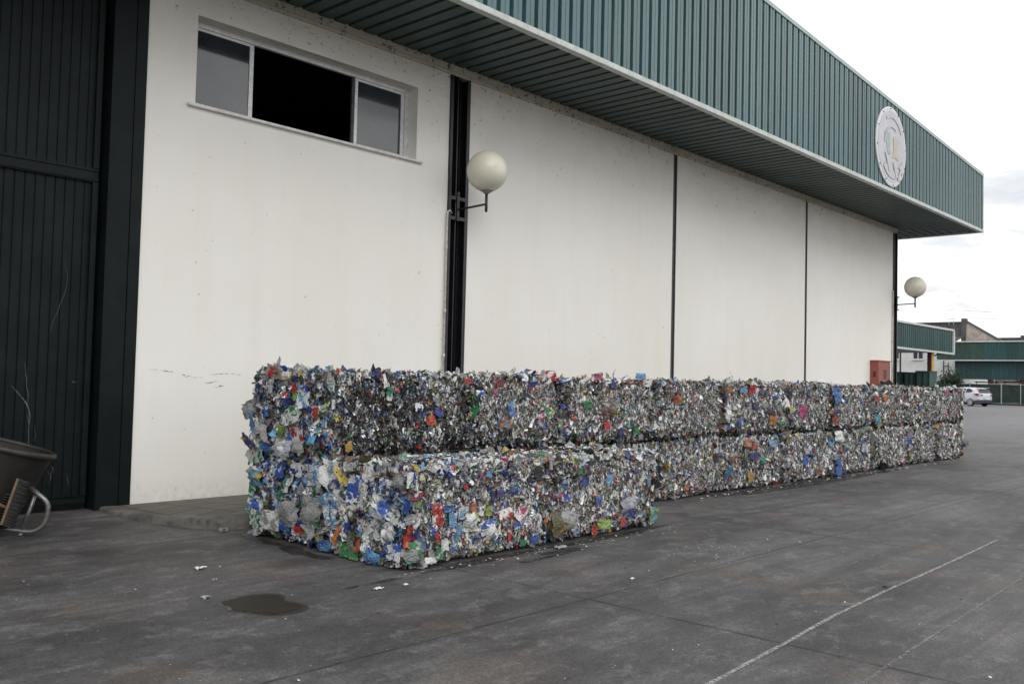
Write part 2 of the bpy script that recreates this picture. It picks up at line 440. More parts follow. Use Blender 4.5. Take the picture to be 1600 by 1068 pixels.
# overcast sky: dimmer towards the horizon, brightest overhead
sz = N(nt, 'ShaderNodeSeparateXYZ'); nt.links.new(tc.outputs['Generated'], sz.inputs[0])
el = ramp(nt, sz.outputs['Z'], [(0, .80), (.30, .88), (1, 1.05)])
skyc = mix(nt, 1.0, skyc, el, 'MULTIPLY')
nt.links.new(skyc, bg.inputs['Color']); bg.inputs['Strength'].default_value = .1
scene.view_settings.view_transform = 'Standard'; scene.view_settings.look = 'None'
scene.view_settings.exposure = 0.58; scene.view_settings.gamma = 1

# ------------------------------------------------------------------ ground
def gz(x):
    t = min(1, max(0, (x-35)/43.)); return .30*t*t*(3-2*t)
xs = [-300,-60,-14,-5,0,5,10,15,20,25,30,35,40,45,50,55,60,65,70,75,80,90,110,150,300,900]
ys = [-600,-120,-40,-20,-12,-8,-4,0,10,20,40,80,200,700]
g = MB(); g.add([(x,y,gz(x)) for y in ys for x in xs], [(j*len(xs)+i, j*len(xs)+i+1, (j+1)*len(xs)+i+1, (j+1)*len(xs)+i) for j in range(len(ys)-1) for i in range(len(xs)-1)])
g.build('ground', M['ground'], origin=(0,0,0), kind='structure')

# pavement along the warehouse: tiled top, worn rounded kerb
edge = [(4.60,.0),(4.57,-.35),(4.56,-.7),(4.60,-1.05),(4.68,-1.4),(4.79,-1.75),(4.94,-2.02),(5.16,-2.13),(5.6,-2.14)] + [(6+1.0*i, -2.14) for i in range(23)] + [(28.9,-2.14)]
def ptop(x, y):
    t = min(1, max(0, (x-4.56)/.7)); return .035 + (.10*t + .025*max(0, min(1, (x-4.6)/.4)))*min(1, -y/1.9)
pv = MB(); k0 = MB(); n = len(edge)
inner = []
for i, (x, y) in enumerate(edge):
    a = Vector(edge[max(0,i-1)]); b = Vector(edge[min(n-1,i+1)]); d = (b-a).normalized(); nn = Vector((-d.y, d.x))
    q = Vector((x, y)) + nn*.16; inner.append((max(q.x, 4.62), min(q.y, -.002)))
vt = []
rows = 6
for i in range(n):
    for j in range(rows+1):
        t = j/rows; x = inner[i][0]; y = inner[i][1]*(1-t); vt.append((x, min(y, -.001), ptop(x, y)))
pv.add(vt, [(i*(rows+1)+j, (i+1)*(rows+1)+j, (i+1)*(rows+1)+j+1, i*(rows+1)+j+1) for i in range(n-1) for j in range(rows)])
pv.build('pavement', M['pave'], kind='structure', smooth=False)
# kerb: subdivided sweep with crumbled nose
E2 = []
for i in range(n-1):
    m_ = 6
    for s_ in range(m_): 
        t = s_/m_; E2.append(((edge[i][0]*(1-t)+edge[i+1][0]*t, edge[i][1]*(1-t)+edge[i+1][1]*t), (inner[i][0]*(1-t)+inner[i+1][0]*t, inner[i][1]*(1-t)+inner[i+1][1]*t)))
E2.append((edge[-1], inner[-1])); kv = []
for (ex, ey), (ix, iy) in E2:
    h = ptop(ix, iy) + .003; j1, j2 = random.uniform(-.008,.008), random.uniform(-.012,.012)
    f = lambda t: (ex*(1-t)+ix*t, ey*(1-t)+iy*t)
    kv += [(*f(-.12+j2*1.5), -.02), (*f(-.05+j1), h*.45), (*f(.04+j2), h*.86+j1*.5), (*f(.22), h+j2*.25), (*f(.6), h+j1*.3), (*f(1), h-.001)]
k0.add(kv, [(i*6+j, (i+1)*6+j, (i+1)*6+j+1, i*6+j+1) for i in range(len(E2)-1) for j in range(5)])
k0.build('kerb', M['concrete'], kind='structure', smooth=True)

def ribbon(name, pts, w, m, z=.004, jitter=.003, kind='structure', **kw):
    b = MB(); P = []
    for i in range(len(pts)-1):
        a, c = Vector(pts[i]), Vector(pts[i+1]); k = max(1, int((c-a).length/.12))
        P += [a+(c-a)*j/k for j in range(k)]
    P.append(Vector(pts[-1])); v = []
    for i, p in enumerate(P):
        d = (P[min(i+1,len(P)-1)]-P[max(0,i-1)]).normalized(); nn = Vector((-d.y, d.x))
        v += [(*(p+nn*(w/2+random.uniform(-jitter,jitter))), z), (*(p-nn*(w/2+random.uniform(-jitter,jitter))), z)]
    b.add(v, [(2*i,2*i+1,2*i+3,2*i+2) for i in range(len(P)-1)])
    return b.build(name, m, kind=kind, **kw)
ribbon('painted_line', [(3.4,-8.08),(4.5,-7.99),(5.37,-7.93),(6.3,-7.85),(7.36,-7.80),(9,-7.76),(10.9,-7.69)], .030, M['chalk'])
ribbon('painted_line', [(3.6,-8.68),(4.6,-8.60),(5.61,-8.54),(7.2,-8.48),(8.95,-8.41),(10.5,-8.36)], .022, M['chalk_faint'])
ribbon('painted_line', [(8.15,-7.17),(9.15,-7.12)], .022, M['chalk_faint'])
def blob(name, cx, cy, rx_, ry_, m, z, seed, rot=0, n=60, rough=.10, kind='structure', **kw):
    r = random.Random(seed); ph = [r.uniform(0,6.3) for _ in range(6)]; b = MB(); v = [(cx,cy,z)]
    for i in range(n):
        a = 2*math.pi*i/n; k = 1 + sum(rough/(q+1)*math.sin((q+2)*a+ph[q]) for q in range(6)) + r.uniform(-.012,.012)
        x, y = rx_*k*math.cos(a), ry_*k*math.sin(a); v.append((cx+x*math.cos(rot)-y*math.sin(rot), cy+x*math.sin(rot)+y*math.cos(rot), z))
    b.add(v, [(0,i+1,(i+1)%n+1) for i in range(n)])
    return b.build(name, m, kind=kind, **kw)
# centre / half-axes in the ground plane of the puddle by the camera
blob('puddle', 3.59, -4.96, .27, .235, M['puddle'], .004, 9, rot=R(-60), rough=.16, n=140)
blob('damp_patch', 3.59, -4.96, .31, .268, M['wet'], .0025, 9, rot=R(-60), rough=.18, n=140)
for q, (cx, cy, a_, b_, s_) in enumerate([(4.62,-4.95,.22,.035,1),(5.9,-4.88,.8,.07,2),(7.8,-4.86,.9,.07,3),(4.86,-3.6,.10,.28,4),(6.75,-5.05,.25,.07,5),(15,-3.85,4.5,.14,6),(4.93,-2.9,.08,.4,7),(6.35,-5.15,.3,.04,8)]):
    blob('damp_patch', cx, cy, a_, b_, M['wet'], .0045, s_+20, rough=.3)

# ------------------------------------------------------------------ the warehouse
WH = empty('warehouse', (4.94, 0, 0), 'long off-white warehouse with a corrugated teal canopy running along its front', 'warehouse')
ZS, OV = 6.55, 1.88
def panel(x0, x1, name='wall', z0=-.05):
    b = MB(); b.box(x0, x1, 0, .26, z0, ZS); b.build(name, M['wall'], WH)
wb = MB()
for bx in ((4.94,5.57,-.05,ZS),(9.20,9.87,-.05,ZS),(5.57,9.20,-.05,4.90),(5.57,9.20,6.02,ZS)):
    wb.box(bx[0],bx[1],0,.34,bx[2],bx[3])
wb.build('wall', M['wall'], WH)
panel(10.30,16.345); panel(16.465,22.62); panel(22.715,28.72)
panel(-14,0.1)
# the other three sides, ceiling and roof
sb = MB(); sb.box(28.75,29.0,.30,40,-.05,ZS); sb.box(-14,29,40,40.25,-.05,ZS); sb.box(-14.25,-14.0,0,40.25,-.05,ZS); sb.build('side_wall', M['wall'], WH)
rf = MB()
def zf(x): return 8.34 + .0637*(30.85-x) if x > 8 else 8.34 + .0637*(30.85-8) - .0637*(8-x)
rf.add([(30.80,-1.80,zf(30.8)-.12),(8,-1.80,zf(8)-.12),(-16,-1.80,zf(-16)-.12),(30.80,42,zf(30.8)-.12),(8,42,zf(8)-.12),(-16,42,zf(-16)-.12)], [(0,1,4,3),(1,2,5,4)])
rf.build('roof', M['roof'], WH)
cl = MB(); cl.box(-14,28.75,.35,39.9,6.62,6.68); cl.build('ceiling', M['dark_in'], WH)
fl = MB(); fl.box(-13.9,28.7,.36,39.9,.0,.02); fl.build('inner_floor', M['dark_in'], WH)

def corrugated(b, P0, U, V, N_, length, pitch, prof, hfun=None, h=1.0, mi=0, phase=0):
    """profiled sheet: P0 origin, U run direction, V rib direction, N_ outward; prof = [(fraction of pitch, height)]"""
    P0, U, V, N_ = map(Vector, (P0, U, V, N_)); pts = []; k = 0
    t = -phase
    while t < length:
        for fr, d in prof:
            s = t + fr*pitch
            if 0 <= s <= length: pts.append((s, d))
        t += pitch
    v = []
    for s, d in pts:
        base = P0 + U*s + N_*d
        v += [base, base + V*(hfun(s) if hfun else h)]
    b.add(v, [(2*i, 2*i+2, 2*i+3, 2*i+1) for i in range(len(pts)-1)], mi)
RIB = [(0,0),(.20,0),(.26,.075),(.47,.075),(.48,.069),(.63,.069),(.64,.075),(.93,.075),(.995,0)]
RIB_S = [(0,.0),(.68,.0),(.72,-.034),(.93,-.034),(.97,.0)]
cp = MB()
L = 30.85+14
corrugated(cp, (-14,-OV,ZS+.03), (1,0,0), (0,0,1), (0,-1,0), L, .26, RIB, hfun=lambda s: zf(-14+s)-ZS-.05)
CAN = cp.build('canopy_fascia', M['fascia'], WH)
cs = MB(); corrugated(cs, (30.85,-OV,ZS+.03), (0,1,0), (0,0,1), (1,0,0), 43.8, .26, RIB, h=zf(30.85)-ZS-.05); cs.build('canopy_fascia', M['fascia'], WH)
# soffit: ribs run out from the wall, mitred at the corner where they turn
so = MB(); x = -14.0
v = []; pr = []
while x < 30.82:
    for fr, d in RIB_S: pr.append((x+fr*.26, d))
    x += .26
for xx, d in pr:
    y1 = -.045 if xx < 28.98 else -.045-(xx-28.98)    # mitre line from the wall corner to the canopy corner
    v += [(xx, -OV+.02, ZS-d), (xx, max(y1, -OV+.021), ZS-d)]
so.add(v, [(2*i,2*i+1,2*i+3,2*i+2) for i in range(len(pr)-1)])
pr = []; y = -OV+.03; v = []
while y < 41.8:
    for fr, d in RIB_S: pr.append((y+fr*.26, d))
    y += .26
for yy, d in pr:
    x0 = 29.02 if yy > -.06 else 28.98+(-.045-yy)
    v += [(min(x0, 30.82), yy, ZS-.002-d), (30.83, yy, ZS-.002-d)]
so.add(v, [(2*i,2*i+2,2*i+3,2*i+1) for i in range(len(pr)-1)])
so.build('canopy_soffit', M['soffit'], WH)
# folded trims
tr = MB(); tr.box(-14,30.93,-OV-.098,-OV+.02,ZS-.035,ZS+.045); tr.box(-14,30.90,-OV-.092,-OV+.005,ZS+.0455,ZS+.06); tr.build('lower_trim', M['trim'], WH, bevel=.012)
tr = MB(); tr.box(30.831,30.93,-OV+.021,42,ZS-.035,ZS+.045); tr.build('lower_trim', M['trim'], WH, bevel=.01)
tt = MB()
for xa, xb in ((-14,8),(8,30.93)):
    za, zb = zf(xa), zf(xb)
    tt.add([(xa,-OV-.092,za-.06),(xb,-OV-.092,zb-.06),(xb,-OV+.12,zb-.06),(xa,-OV+.12,za-.06),(xa,-OV-.092,za+.035),(xb,-OV-.092,zb+.035),(xb,-OV+.12,zb+.035),(xa,-OV+.12,za+.035)],
           [(0,3,2,1),(4,5,6,7),(0,1,5,4),(1,2,6,5),(2,3,7,6),(3,0,4,7)])
tt.build('upper_trim', M['trim_green'], WH)
tt = MB(); tt.box(30.86,30.925,-OV-.09,-OV+.03,ZS+.046,zf(30.9)-.062); tt.box(30.8,30.93,-OV+.121,42,zf(30.9)-.06,zf(30.9)+.033); tt.build('corner_trim', M['trim_green'], WH)
ev = MB(); ev.box(4.5,28.985,-.046,-.0005,6.455,6.575); ev.box(4.5,28.985,-.028,-.0005,6.40,6.4545); ev.build('eaves_trim', M['eaves'], WH, bevel=.008)

# black I-section column in the slot between the first two wall panels
stc = MB()
stc.box(9.872,9.900,-.035,.24,-.05,6.40); stc.box(10.270,10.298,-.035,.24,-.05,6.40)
stc.box(9.901,10.269,.13,.15,-.05,6.41)
stc.box(10.075,10.095,.03,.129,-.05,6.40); stc.box(9.975,9.99,.085,.129,-.05,6.40); stc.box(10.18,10.195,.085,.129,-.05,6.40)
col = stc.build('steel_column', M['steel_dark'], WH)
fg = MB(); fg.box(10.235,10.2695,-.033,-.018,-.05,6.38); fg.box(9.9005,9.925,-.033,-.018,-.05,6.38)
fg.build('column_lip', M['steel_blue'], col)
for xa, xb in ((16.347,16.463),(22.622,22.713)):
    j = MB(); j.box(xa,xb,.012,.05,-.05,6.40); j.box(xa,xa+.022,-.012,.0115,-.05,6.40); j.box(xb-.022,xb,-.012,.0115,-.05,6.40); j.build('joint_strip', M['strip'], WH)
j = MB(); j.box(28.722,28.748,-.03,.2,-.05,6.40); j.box(28.749,28.985,.02,.05,-.05,6.41); j.box(28.986,29.03,-.035,.25,-.05,6.41); j.box(28.86,28.875,-.01,.0195,-.05,6.4)
j.build('corner_column', M['steel_dark'], WH)
p = MB(); p.tube([(28.66,-.03,-.02),(28.66,-.03,4.6)], .022, 8); p.build('conduit', M['pipe'], WH, smooth=True)
p = MB(); p.tube([(9.975,-.0,4.20),(9.90,-.035,4.235),(9.845,-.045,4.20),(9.838,-.045,4.1),(9.838,-.045,0.05)], .016, 10)
for zz in (3.6,2.6,1.9,1.2): p.tube([(9.838,-.045,zz),(9.838,-.045,zz+.07)], .021, 10)
p.build('conduit', M['pipe'], WH, smooth=True)

# window: aluminium sliding frame set back in the reveal, middle leaf slid open
W = MB(); d0, d1 = .20, .255
W.box(5.57,9.20,d0,d1,5.955,6.02); W.box(5.57,9.20,d0,d1,4.90,4.945)
W.box(5.57,5.632,d0,d1,4.9455,5.9545); W.box(9.115,9.20,d0,d1,4.9455,5.9545)
WIN = W.build('window_frame', M['alu'], WH)
def sash(xa, xb, y, nm='sash'):
    s = MB(); t = .035
    s.box(xa,xa+.05,y,y+.03,4.95,5.95); s.box(xb-.06,xb,y,y+.03,4.95,5.95)
    s.box(xa+.0505,xb-.0605,y,y+.03,4.95,4.95+t); s.box(xa+.0505,xb-.0605,y,y+.03,5.95-t,5.95)
    return s.build(nm, M['alu'], WIN)
def pane(xa, xb, y):
    s = MB(); s.box(xa+.045,xb-.055,y+.012,y+.018,4.98,5.92); s.build('pane', M['glass'], WIN)
sash(5.633,6.49,.212); pane(5.633,6.49,.212); sash(8.17,9.11,.212); pane(8.17,9.11,.212)
s = MB(); s.box(8.12,8.165,.215,.25,4.95,5.95); s.build('sash_stile', M['strip'], WIN)
s = MB(); s.box(5.46,9.30,-.055,.199,4.862,4.898); s.build('window_sill', M['sill'], WH, bevel=.006)

# tall ribbed sliding door, dark green, with its folded steel jamb
D = MB()
def ribbed(x0, x1, z0, z1):
    v = []; x = x0; pr = []
    while x < x1: pr += [(x,0),(x+.086,0),(x+.091,.012),(x+.101,.012),(x+.106,0)]; x += .1062
    pr = [(q, d) for q, d in pr if q <= x1]
    for q, d in pr: v += [(q,.14+d,z0),(q,.14+d,z1)]
    D.add(v, [(2*i,2*i+2,2*i+3,2*i+1) for i in range(len(pr)-1)])
ribbed(.2, 4.47, .14, 3.74); ribbed(.2, 4.47, 3.90, 6.5); D.box(.2,4.47,.16,.20,.12,6.5)
DO = D.build('sliding_door', M['door'], WH)
b = MB(); b.box(.2,4.475,.105,.1385,3.74,3.90); b.box(.2,4.475,.09,.1045,3.865,3.885); b.box(.2,4.475,.09,.1045,3.755,3.775); b.build('door_rail', M['door'], DO)
b = MB(); b.box(.2,4.475,.11,.1385,.085,.175); b.box(.2,4.475,.095,.1095,.16,.172); b.build('door_foot_rail', M['door'], DO)
b = MB(); b.box(4.41,4.474,.095,.1345,.176,3.739); b.box(4.41,4.474,.095,.1345,3.901,6.5); b.build('door_stile', M['door'], DO)
jb = MB(); jb.box(4.545,4.80,-.012,.30,.0,6.42); jb.box(4.806,4.938,-.022,.30,.0,6.42); jb.box(4.53,4.5445,-.03,.30,.0,6.42)
jb.build('door_jamb', M['door'], WH)
b = MB(); b.box(.1,4.53,.26,.30,.0,6.5); b.build('door_backing', M['steel_dark'], WH)
b = MB(); b.box(.1,4.545,-.03,.10,6.42,6.55); b.build('door_track', M['steel_dark'], WH)
# scratches worn into the door paint
def scratch(pts, w, m, y=.1365):
    b = MB(); v = []
    for i, (x, z) in enumerate(pts):
        t = .3+.7*math.sin(math.pi*i/(len(pts)-1)); ww = w*t*random.uniform(.6,1.2)
        v += [(x-ww,y,z),(x+ww,y,z)]
    b.add(v, [(2*i,2*i+1,2*i+3,2*i+2) for i in range(len(pts)-1)])
    return b.build('scratch', m, DO)
def interp(pts, k=5, j=.006):
    o = []
    for i in range(len(pts)-1):
        for q in range(k):
            t = q/k; o.append((pts[i][0]*(1-t)+pts[i+1][0]*t+random.uniform(-j,j), pts[i][1]*(1-t)+pts[i+1][1]*t))
    return o+[pts[-1]]
scratch(interp([(4.14,2.82),(4.19,2.65),(4.17,2.45),(4.14,2.35),(4.05,2.1),(4.03,2.0)]), .004, M['scratch2'])
scratch(interp([(3.66,1.40),(3.74,1.30),(3.81,1.22),(3.85,1.10),(3.86,.98)]), .008, M['scratch'])
scratch(interp([(3.78,1.66),(3.80,1.50),(3.825,1.31),(3.83,1.2)]), .004, M['scratch'])
scratch(interp([(3.84,1.10),(3.85,.9),(3.855,.62)]), .005, M['scratch'])
scratch(interp([(3.90,.98),(3.92,.85),(3.91,.79)]), .004, M['scratch2'])
scratch(interp([(4.29,1.46),(4.31,1.44),(4.345,1.45)]), .012, M['scratch'])
scratch(interp([(4.27,.42),(4.29,.34),(4.30,.28)]), .003, M['scratch'])
# tyre-like scuffs on the render
for q, (xa, xb, z, h) in enumerate([(5.10,5.42,1.60,.022),(5.52,5.63,1.545,.03),(5.60,5.84,1.535,.012),(5.80,6.02,1.47,.016),(5.98,6.10,1.42,.03),(5.9,6.35,1.575,.014)]):
    k = 14; v = []
    for i in range(k+1):
        t = i/k; hh = h*math.sin(math.pi*t)**.6*random.uniform(.5,1.1)+.001; x = xa+(xb-xa)*t; zz = z+.01*math.sin(t*5+q)
        v += [(x,-.0022,zz-hh/2),(x,-.0022,zz+hh/2)]
    b = MB(); b.add(v, [(2*i,2*i+2,2*i+3,2*i+1) for i in range(k)]); b.build('scuff_mark', M['scuff'], WH)

# ------------------------------------------------------------------ things fixed to the warehouse
def wall_lamp(x, y0, z, reach, label):
    t = empty('wall_lamp', (x, y0, z), label, 'lamp', 'globe lamps on the warehouse columns')
    b = MB(); yb = -reach
    b.tube([(x, y0-.02, z-.02), (x, yb, z)], .017, 10); b.build('arm', M['lamp_metal'], t, smooth=True)
    b = MB(); b.tube([(x, yb, z-.12), (x, yb, z+.16)], .023, 12); b.build('stem', M['lamp_metal'], t, smooth=True)
    b = MB(); b.lathe((x, yb, z+.16), [(0,0),(.035,.0),(.05,.012),(.09,.04),(.125,.058),(.135,.072),(0,.073)], 24); b.build('collar', M['lamp_neck'], t, smooth=True)
    b = MB(); rr = .318; cz = z+.16+.05+rr-.02; prof = [(rr*math.sin(a), -rr*math.cos(a)) for a in [i*math.pi/24 for i in range(1,24)]]
    prof = [(.0,-rr)]+prof+[(0,rr)]; b.lathe((x, yb, cz), prof, 40); b.build('globe', M['lamp_glass'], t, smooth=True)
    return t
l1 = wall_lamp(10.08, .0, 4.29, .66, 'grubby white globe lamp on a bracket beside the thick black column')
b = MB()
b.box(10.04,10.09,-.055,-.037,4.09,4.55); b.box(9.90,10.27,-.0365,-.0335,4.42,4.475); b.box(9.90,10.27,-.0365,-.0335,4.10,4.155)
for z in (4.14,4.50): b.lathe((10.065,-.056,z), [(0,-.012),(.012,-.012),(.012,0),(0,0)], 8, axis='y')
b.build('bracket', M['steel_blue'], l1)
l2 = wall_lamp(28.93, .0, 4.20, .60, 'smaller-looking far globe lamp on the end column against the sky')
b = MB(); b.box(28.90,28.96,-.07,-.036,4.0,4.42); b.box(28.86,29.05,-.085,-.0705,4.40,4.44); b.box(28.86,29.05,-.085,-.0705,4.0,4.04); b.build('bracket', M['steel_dark'], l2)

# hose cabinet on the wall: two wedge faces of faded red
hc = empty('hose_cabinet', (27.6,0,1.3), 'faded red metal fire hose cabinet fixed to the wall near its far end', 'cabinet')
b = MB(); b.box(26.98,27.88,-.25,-.0005,1.30,2.38); b.build('cabinet_body', M['red_box'], hc)
b = MB(); b.box(26.95,27.91,-.27,-.0005,2.381,2.41); b.build('cabinet_lid', M['red_box'], hc)
b = MB(); b.box(27.83,27.84,-.254,-.2505,1.32,2.36); b.build('door_seam', M['steel_dark'], hc)
b = MB(); b.box(27.38,27.58,-.256,-.2505,1.86,2.14); b.build('cabinet_window', M['maroon'], hc)
b = MB(); b.box(26.965,26.9795,-.17,-.10,1.92,2.08); b.build('cabinet_handle', M['maroon'], hc)

# round sign on the fascia with its weathered emblem
cx, cz, yy = 23.18, 7.64, -OV-.115
sg = empty('round_sign', (cx, yy, cz), 'large round weathered white sign fixed to the teal fascia near its far end', 'sign')
b = MB(); b.lathe((cx, yy+.04, cz), [(0,-.035),(.97,-.035),(1.0,-.025),(1.0,.0),(0,.0)], 72, axis='y'); b.build('sign_disc', M['sign_white'], sg)
LAY = [0]
def flat(poly, y, m, nm):
    LAY[0] += 1; y -= .0028*LAY[0]; b = MB(); n = len(poly); b.add([(cx+px, y, cz+pz) for px, pz in poly]+[(cx+px, y+.002, cz+pz) for px, pz in poly], [tuple(range(n))]+[(i,(i+1)%n,(i+1)%n+n,i+n) for i in range(n)]); return b.build(nm, m, sg)
flat([(.90*math.cos(a),.90*math.sin(a)) for a in [i*math.pi/40 for i in range(80)]], yy+.0025, M['sign'], 'sign_face')
flat([(-.50,.30),(-.36,.36),(-.22,.31),(-.14,.34),(-.11,.14),(-.15,-.08),(-.08,-.18),(-.18,-.24),(-.31,-.19),(-.38,.02),(-.48,.13)], yy-.001, M['sign_green'], 'emblem_green')
flat([(.06,.24),(.22,.32),(.40,.22),(.36,.02),(.44,-.18),(.40,-.30),(.24,-.24),(.04,-.28),(.10,-.06)], yy-.001, M['sign_tan'], 'emblem_tan')
def arc(r0_, r1_, a0, a1, k=24): 
    A = [R(a0+(a1-a0)*i/k) for i in range(k+1)]
    return [(r1_*math.cos(a), r1_*math.sin(a)) for a in A]+[(r0_*math.cos(a), r0_*math.sin(a)) for a in A[::-1]]
flat(arc(.72,.80,35,120), yy-.001, M['sign_grey'], 'faded_lettering')
flat(arc(.60,.80,225,300), yy-.001, M['sign_grey'], 'faded_lettering')
flat(arc(.48,.52,60,175), yy-.001, M['sign_grey'], 'faded_ring')
flat([(.42,-.46),(.74,-.22),(.72,-.62),(.62,-.56),(.44,-.80),(.36,-.74),(.54,-.50)], yy-.001, M['sign_grey'], 'faded_arrow')
flat([(-.50,-.2),(-.40,-.2),(-.10,-.62),(-.22,-.66)], yy-.001, M['sign_grey'], 'faded_stroke')
flat([(.02,-.36),(.10,-.36),(.34,-.70),(.22,-.74)], yy-.001, M['sign_grey'], 'faded_stroke')
for i in range(12):
    a = i*math.pi/6+.1; b = MB(); b.lathe((cx+.955*math.cos(a), yy+.004, cz+.955*math.sin(a)), [(0,-.016),(.016,-.016),(.016,0),(0,0)], 8, axis='y'); b.build('bolt', M['bolt'], sg)

# ------------------------------------------------------------------ tub cart and broom by the door
TC = empty('tub_cart', (3.2,-1.2,0), 'grimy black tub on a tubular steel cart, tipped over by the green door', 'cart')
tilt = Matrix.Rotation(R(14), 3, 'Y') @ Matrix.Rotation(R(-4.5), 3, 'X')
yawm = Matrix.Rotation(R(-42), 3, 'Z'); TM = yawm @ tilt
prof = [(0,0),(.22,.0),(.25,.02),(.30,.22),(.36,.50),(.405,.70),(.412,.745),(.398,.745),(.347,.50),(.285,.2),(.20,.035),(0,.035)]
b = MB(); b.lathe((3.075,-.956,.12), prof, 44, mat=TM); b.build('tub', M['tub'], TC, smooth=True)
b = MB(); b.lathe((3.075,-.956,.12), [(.404,.715),(.432,.720),(.442,.740),(.436,.765),(.410,.778),(.396,.768),(.396,.75)], 44, mat=TM); b.build('rim', M['tub_rim'], TC, smooth=True)
def cp3(r_, a, h_): return Vector((3.075,-.956,.12)) + TM @ Vector((r_*math.cos(R(a)), r_*math.sin(R(a)), h_))
b = MB()
for i in range(12):
    h_ = .06+i*.026; rr = .262+h_*.21
    b.tube([cp3(rr, -50+k*5, h_) for k in range(7)], .006, 6)
b.build('ribbed_patch', M['tub_rim'], TC, smooth=True)
b = MB(); b.tube([cp3(.40,18,.66), cp3(.435,18,.64), cp3(.445,18,.59), cp3(.42,18,.57), cp3(.40,18,.60)], .008, 8); b.tube([cp3(.435,18,.58), cp3(.45,18,.52), cp3(.44,18,.45)], .008, 8)
b.build('hook', M['tub_rim'], TC, smooth=True)
def E3(u, v, y=-1.2):   # metres on the cart's own plane: u right of the leg foot, v up
    return (3.34+u*.735, y-u*.678, v)
def rounded(pts, r_=.05, k=5):
    out = [Vector(pts[0])]
    for i in range(1, len(pts)-1):
        a, p, c = Vector(pts[i-1]), Vector(pts[i]), Vector(pts[i+1]); d1 = (a-p).normalized()*min(r_, (a-p).length*.45); d2 = (c-p).normalized()*min(r_, (c-p).length*.45)
        for q in range(k+1):
            t = q/k; out.append((p+d1)*(1-t)**2 + p*2*t*(1-t) + (p+d2)*t*t)
    return out+[Vector(pts[-1])]
b = MB(); b.tube(rounded([E3(.07,.46), E3(.25,.31), E3(.22,.11), E3(.11,.035), E3(-.16,.07), E3(-.45,.12)], .07, 8), .023, 12); b.build('handle_tube', M['rust_steel'], TC, smooth=True)
b = MB(); b.tube([E3(.13,.39,-1.17), E3(.0,.02,-1.2)], [.018,.02], 10); b.lathe(E3(.0,.0,-1.2), [(0,0),(.024,0),(.024,.03),(0,.03)], 12); b.build('leg', M['rust_steel'], TC, smooth=True)
b = MB(); b.tube([(2.75,-.95,.02),(2.9,-1.0,.26)], .02, 10); b.tube([(2.62,-1.5,.10),(3.05,-.9,.10)], .018, 10); b.build('leg', M['rust_steel'], TC, smooth=True)
b = MB(); b.lathe((2.60,-1.45,.13), [(0,-.03),(.10,-.03),(.13,-.02),(.13,.02),(.10,.03),(0,.03)], 24, axis='y'); b.build('wheel', M['tyre'], TC, smooth=True)
BR = empty('broom', (3.2,-1.5,.0), 'broom head with black bristles and orange-brown wooden back leaning on the black tub', 'broom')
pa, pb = Vector(E3(-.345,.16,-1.70)), Vector(E3(-.165,.57,-1.56)); ax = (pb-pa); side = Vector((.735,-.678,0)); side = (side-ax.normalized()*side.dot(ax.normalized())).normalized(); dep = ax.normalized().cross(side)
b = MB(); b.obox((pa+pb)/2, ax/2, side*.012, dep*.035); b.build('broom_back', M['wood'], BR, bevel=.004)
b = MB(); rr_ = random.Random(3)
for i in range(44):
    for j in range(4):
        q = pa + ax*((i+.5)/44) + dep*(-.028+.018*j) + side*.012
        e = q + side*(.085+rr_.uniform(-.012,.012)) + ax*rr_.uniform(-.02,.012) - Vector((0,0,.01)); b.tube([q, e], [.0052,.0028], 4)
b.build('bristles', M['bristle'], BR)
b = MB(); mm = pa+ax*.35; b.tube([mm-side*.01, mm-side*.3+Vector((0,0,.10)), mm-side*1.3+Vector((0,0,.42))], .013, 8); b.build('handle', M['wood'], BR, smooth=True)

# ------------------------------------------------------------------ litter on the yard
def litter(x, y, s, m, label, name='litter_scrap', cat='litter', z=.005, h=.02):
    b = MB(); k = 6; v = []; r = random.Random(int(x*1000))
    for j in range(k):
        for i in range(k):
            v.append((x+(i/(k-1)-.5)*s*r.uniform(.8,1.2), y+(j/(k-1)-.5)*s*.7*r.uniform(.8,1.2), z+r.uniform(0,h)*(0 if (i in (0,) and j==0) else 1)))
    b.add(v, [(j*k+i, j*k+i+1, (j+1)*k+i+1, (j+1)*k+i) for j in range(k-1) for i in range(k-1)])
    b.build(name, m, label=label, cat=cat)
lw = simple('white_paper', (.60,.60,.58), .7, var=.1); lg = simple('grey_film_scrap', (.25,.26,.26), .4); lb = simple('dark_twig', (.03,.025,.02), .8); lgn = simple('pale_green_scrap', (.20,.24,.17), .7)
litter(3.85,-3.64,.085,lw,'white scrap of paper on the yard, between the puddle and the kerb')
litter(3.39,-4.56,.06,lg,'small grey crumpled film scrap left of the puddle')
litter(4.48,-5.13,.07,lw,'torn white scrap on the yard right of the puddle, below the bale corner', h=.012)
litter(4.72,-5.17,.04,lw,'smaller white scrap nearest the bottom corner of the front bale', h=.012)
litter(3.72,-4.1,.035,lg,'tiny pale scrap on the yard just above the puddle')
litter(4.88,-2.20,.09,lgn,'pale green leaf-like scrap leaning on the kerb beside the stack', h=.05)
litter(6.83,-4.95,.11,lg,'brownish grey film scrap on the yard at the gap between the two front bales', h=.03)
litter(7.57,-7.74,.05,lb,'dark chip lying beside the white painted line', h=.01)
litter(6.25,-6.2,.05,lw,'pale flake on the yard in front of the two front bales', h=.008)
litter(8.8,-4.66,.10,lgn,'olive scrap at the foot of the right front bale', h=.03)
b = MB(); r = random.Random(9)
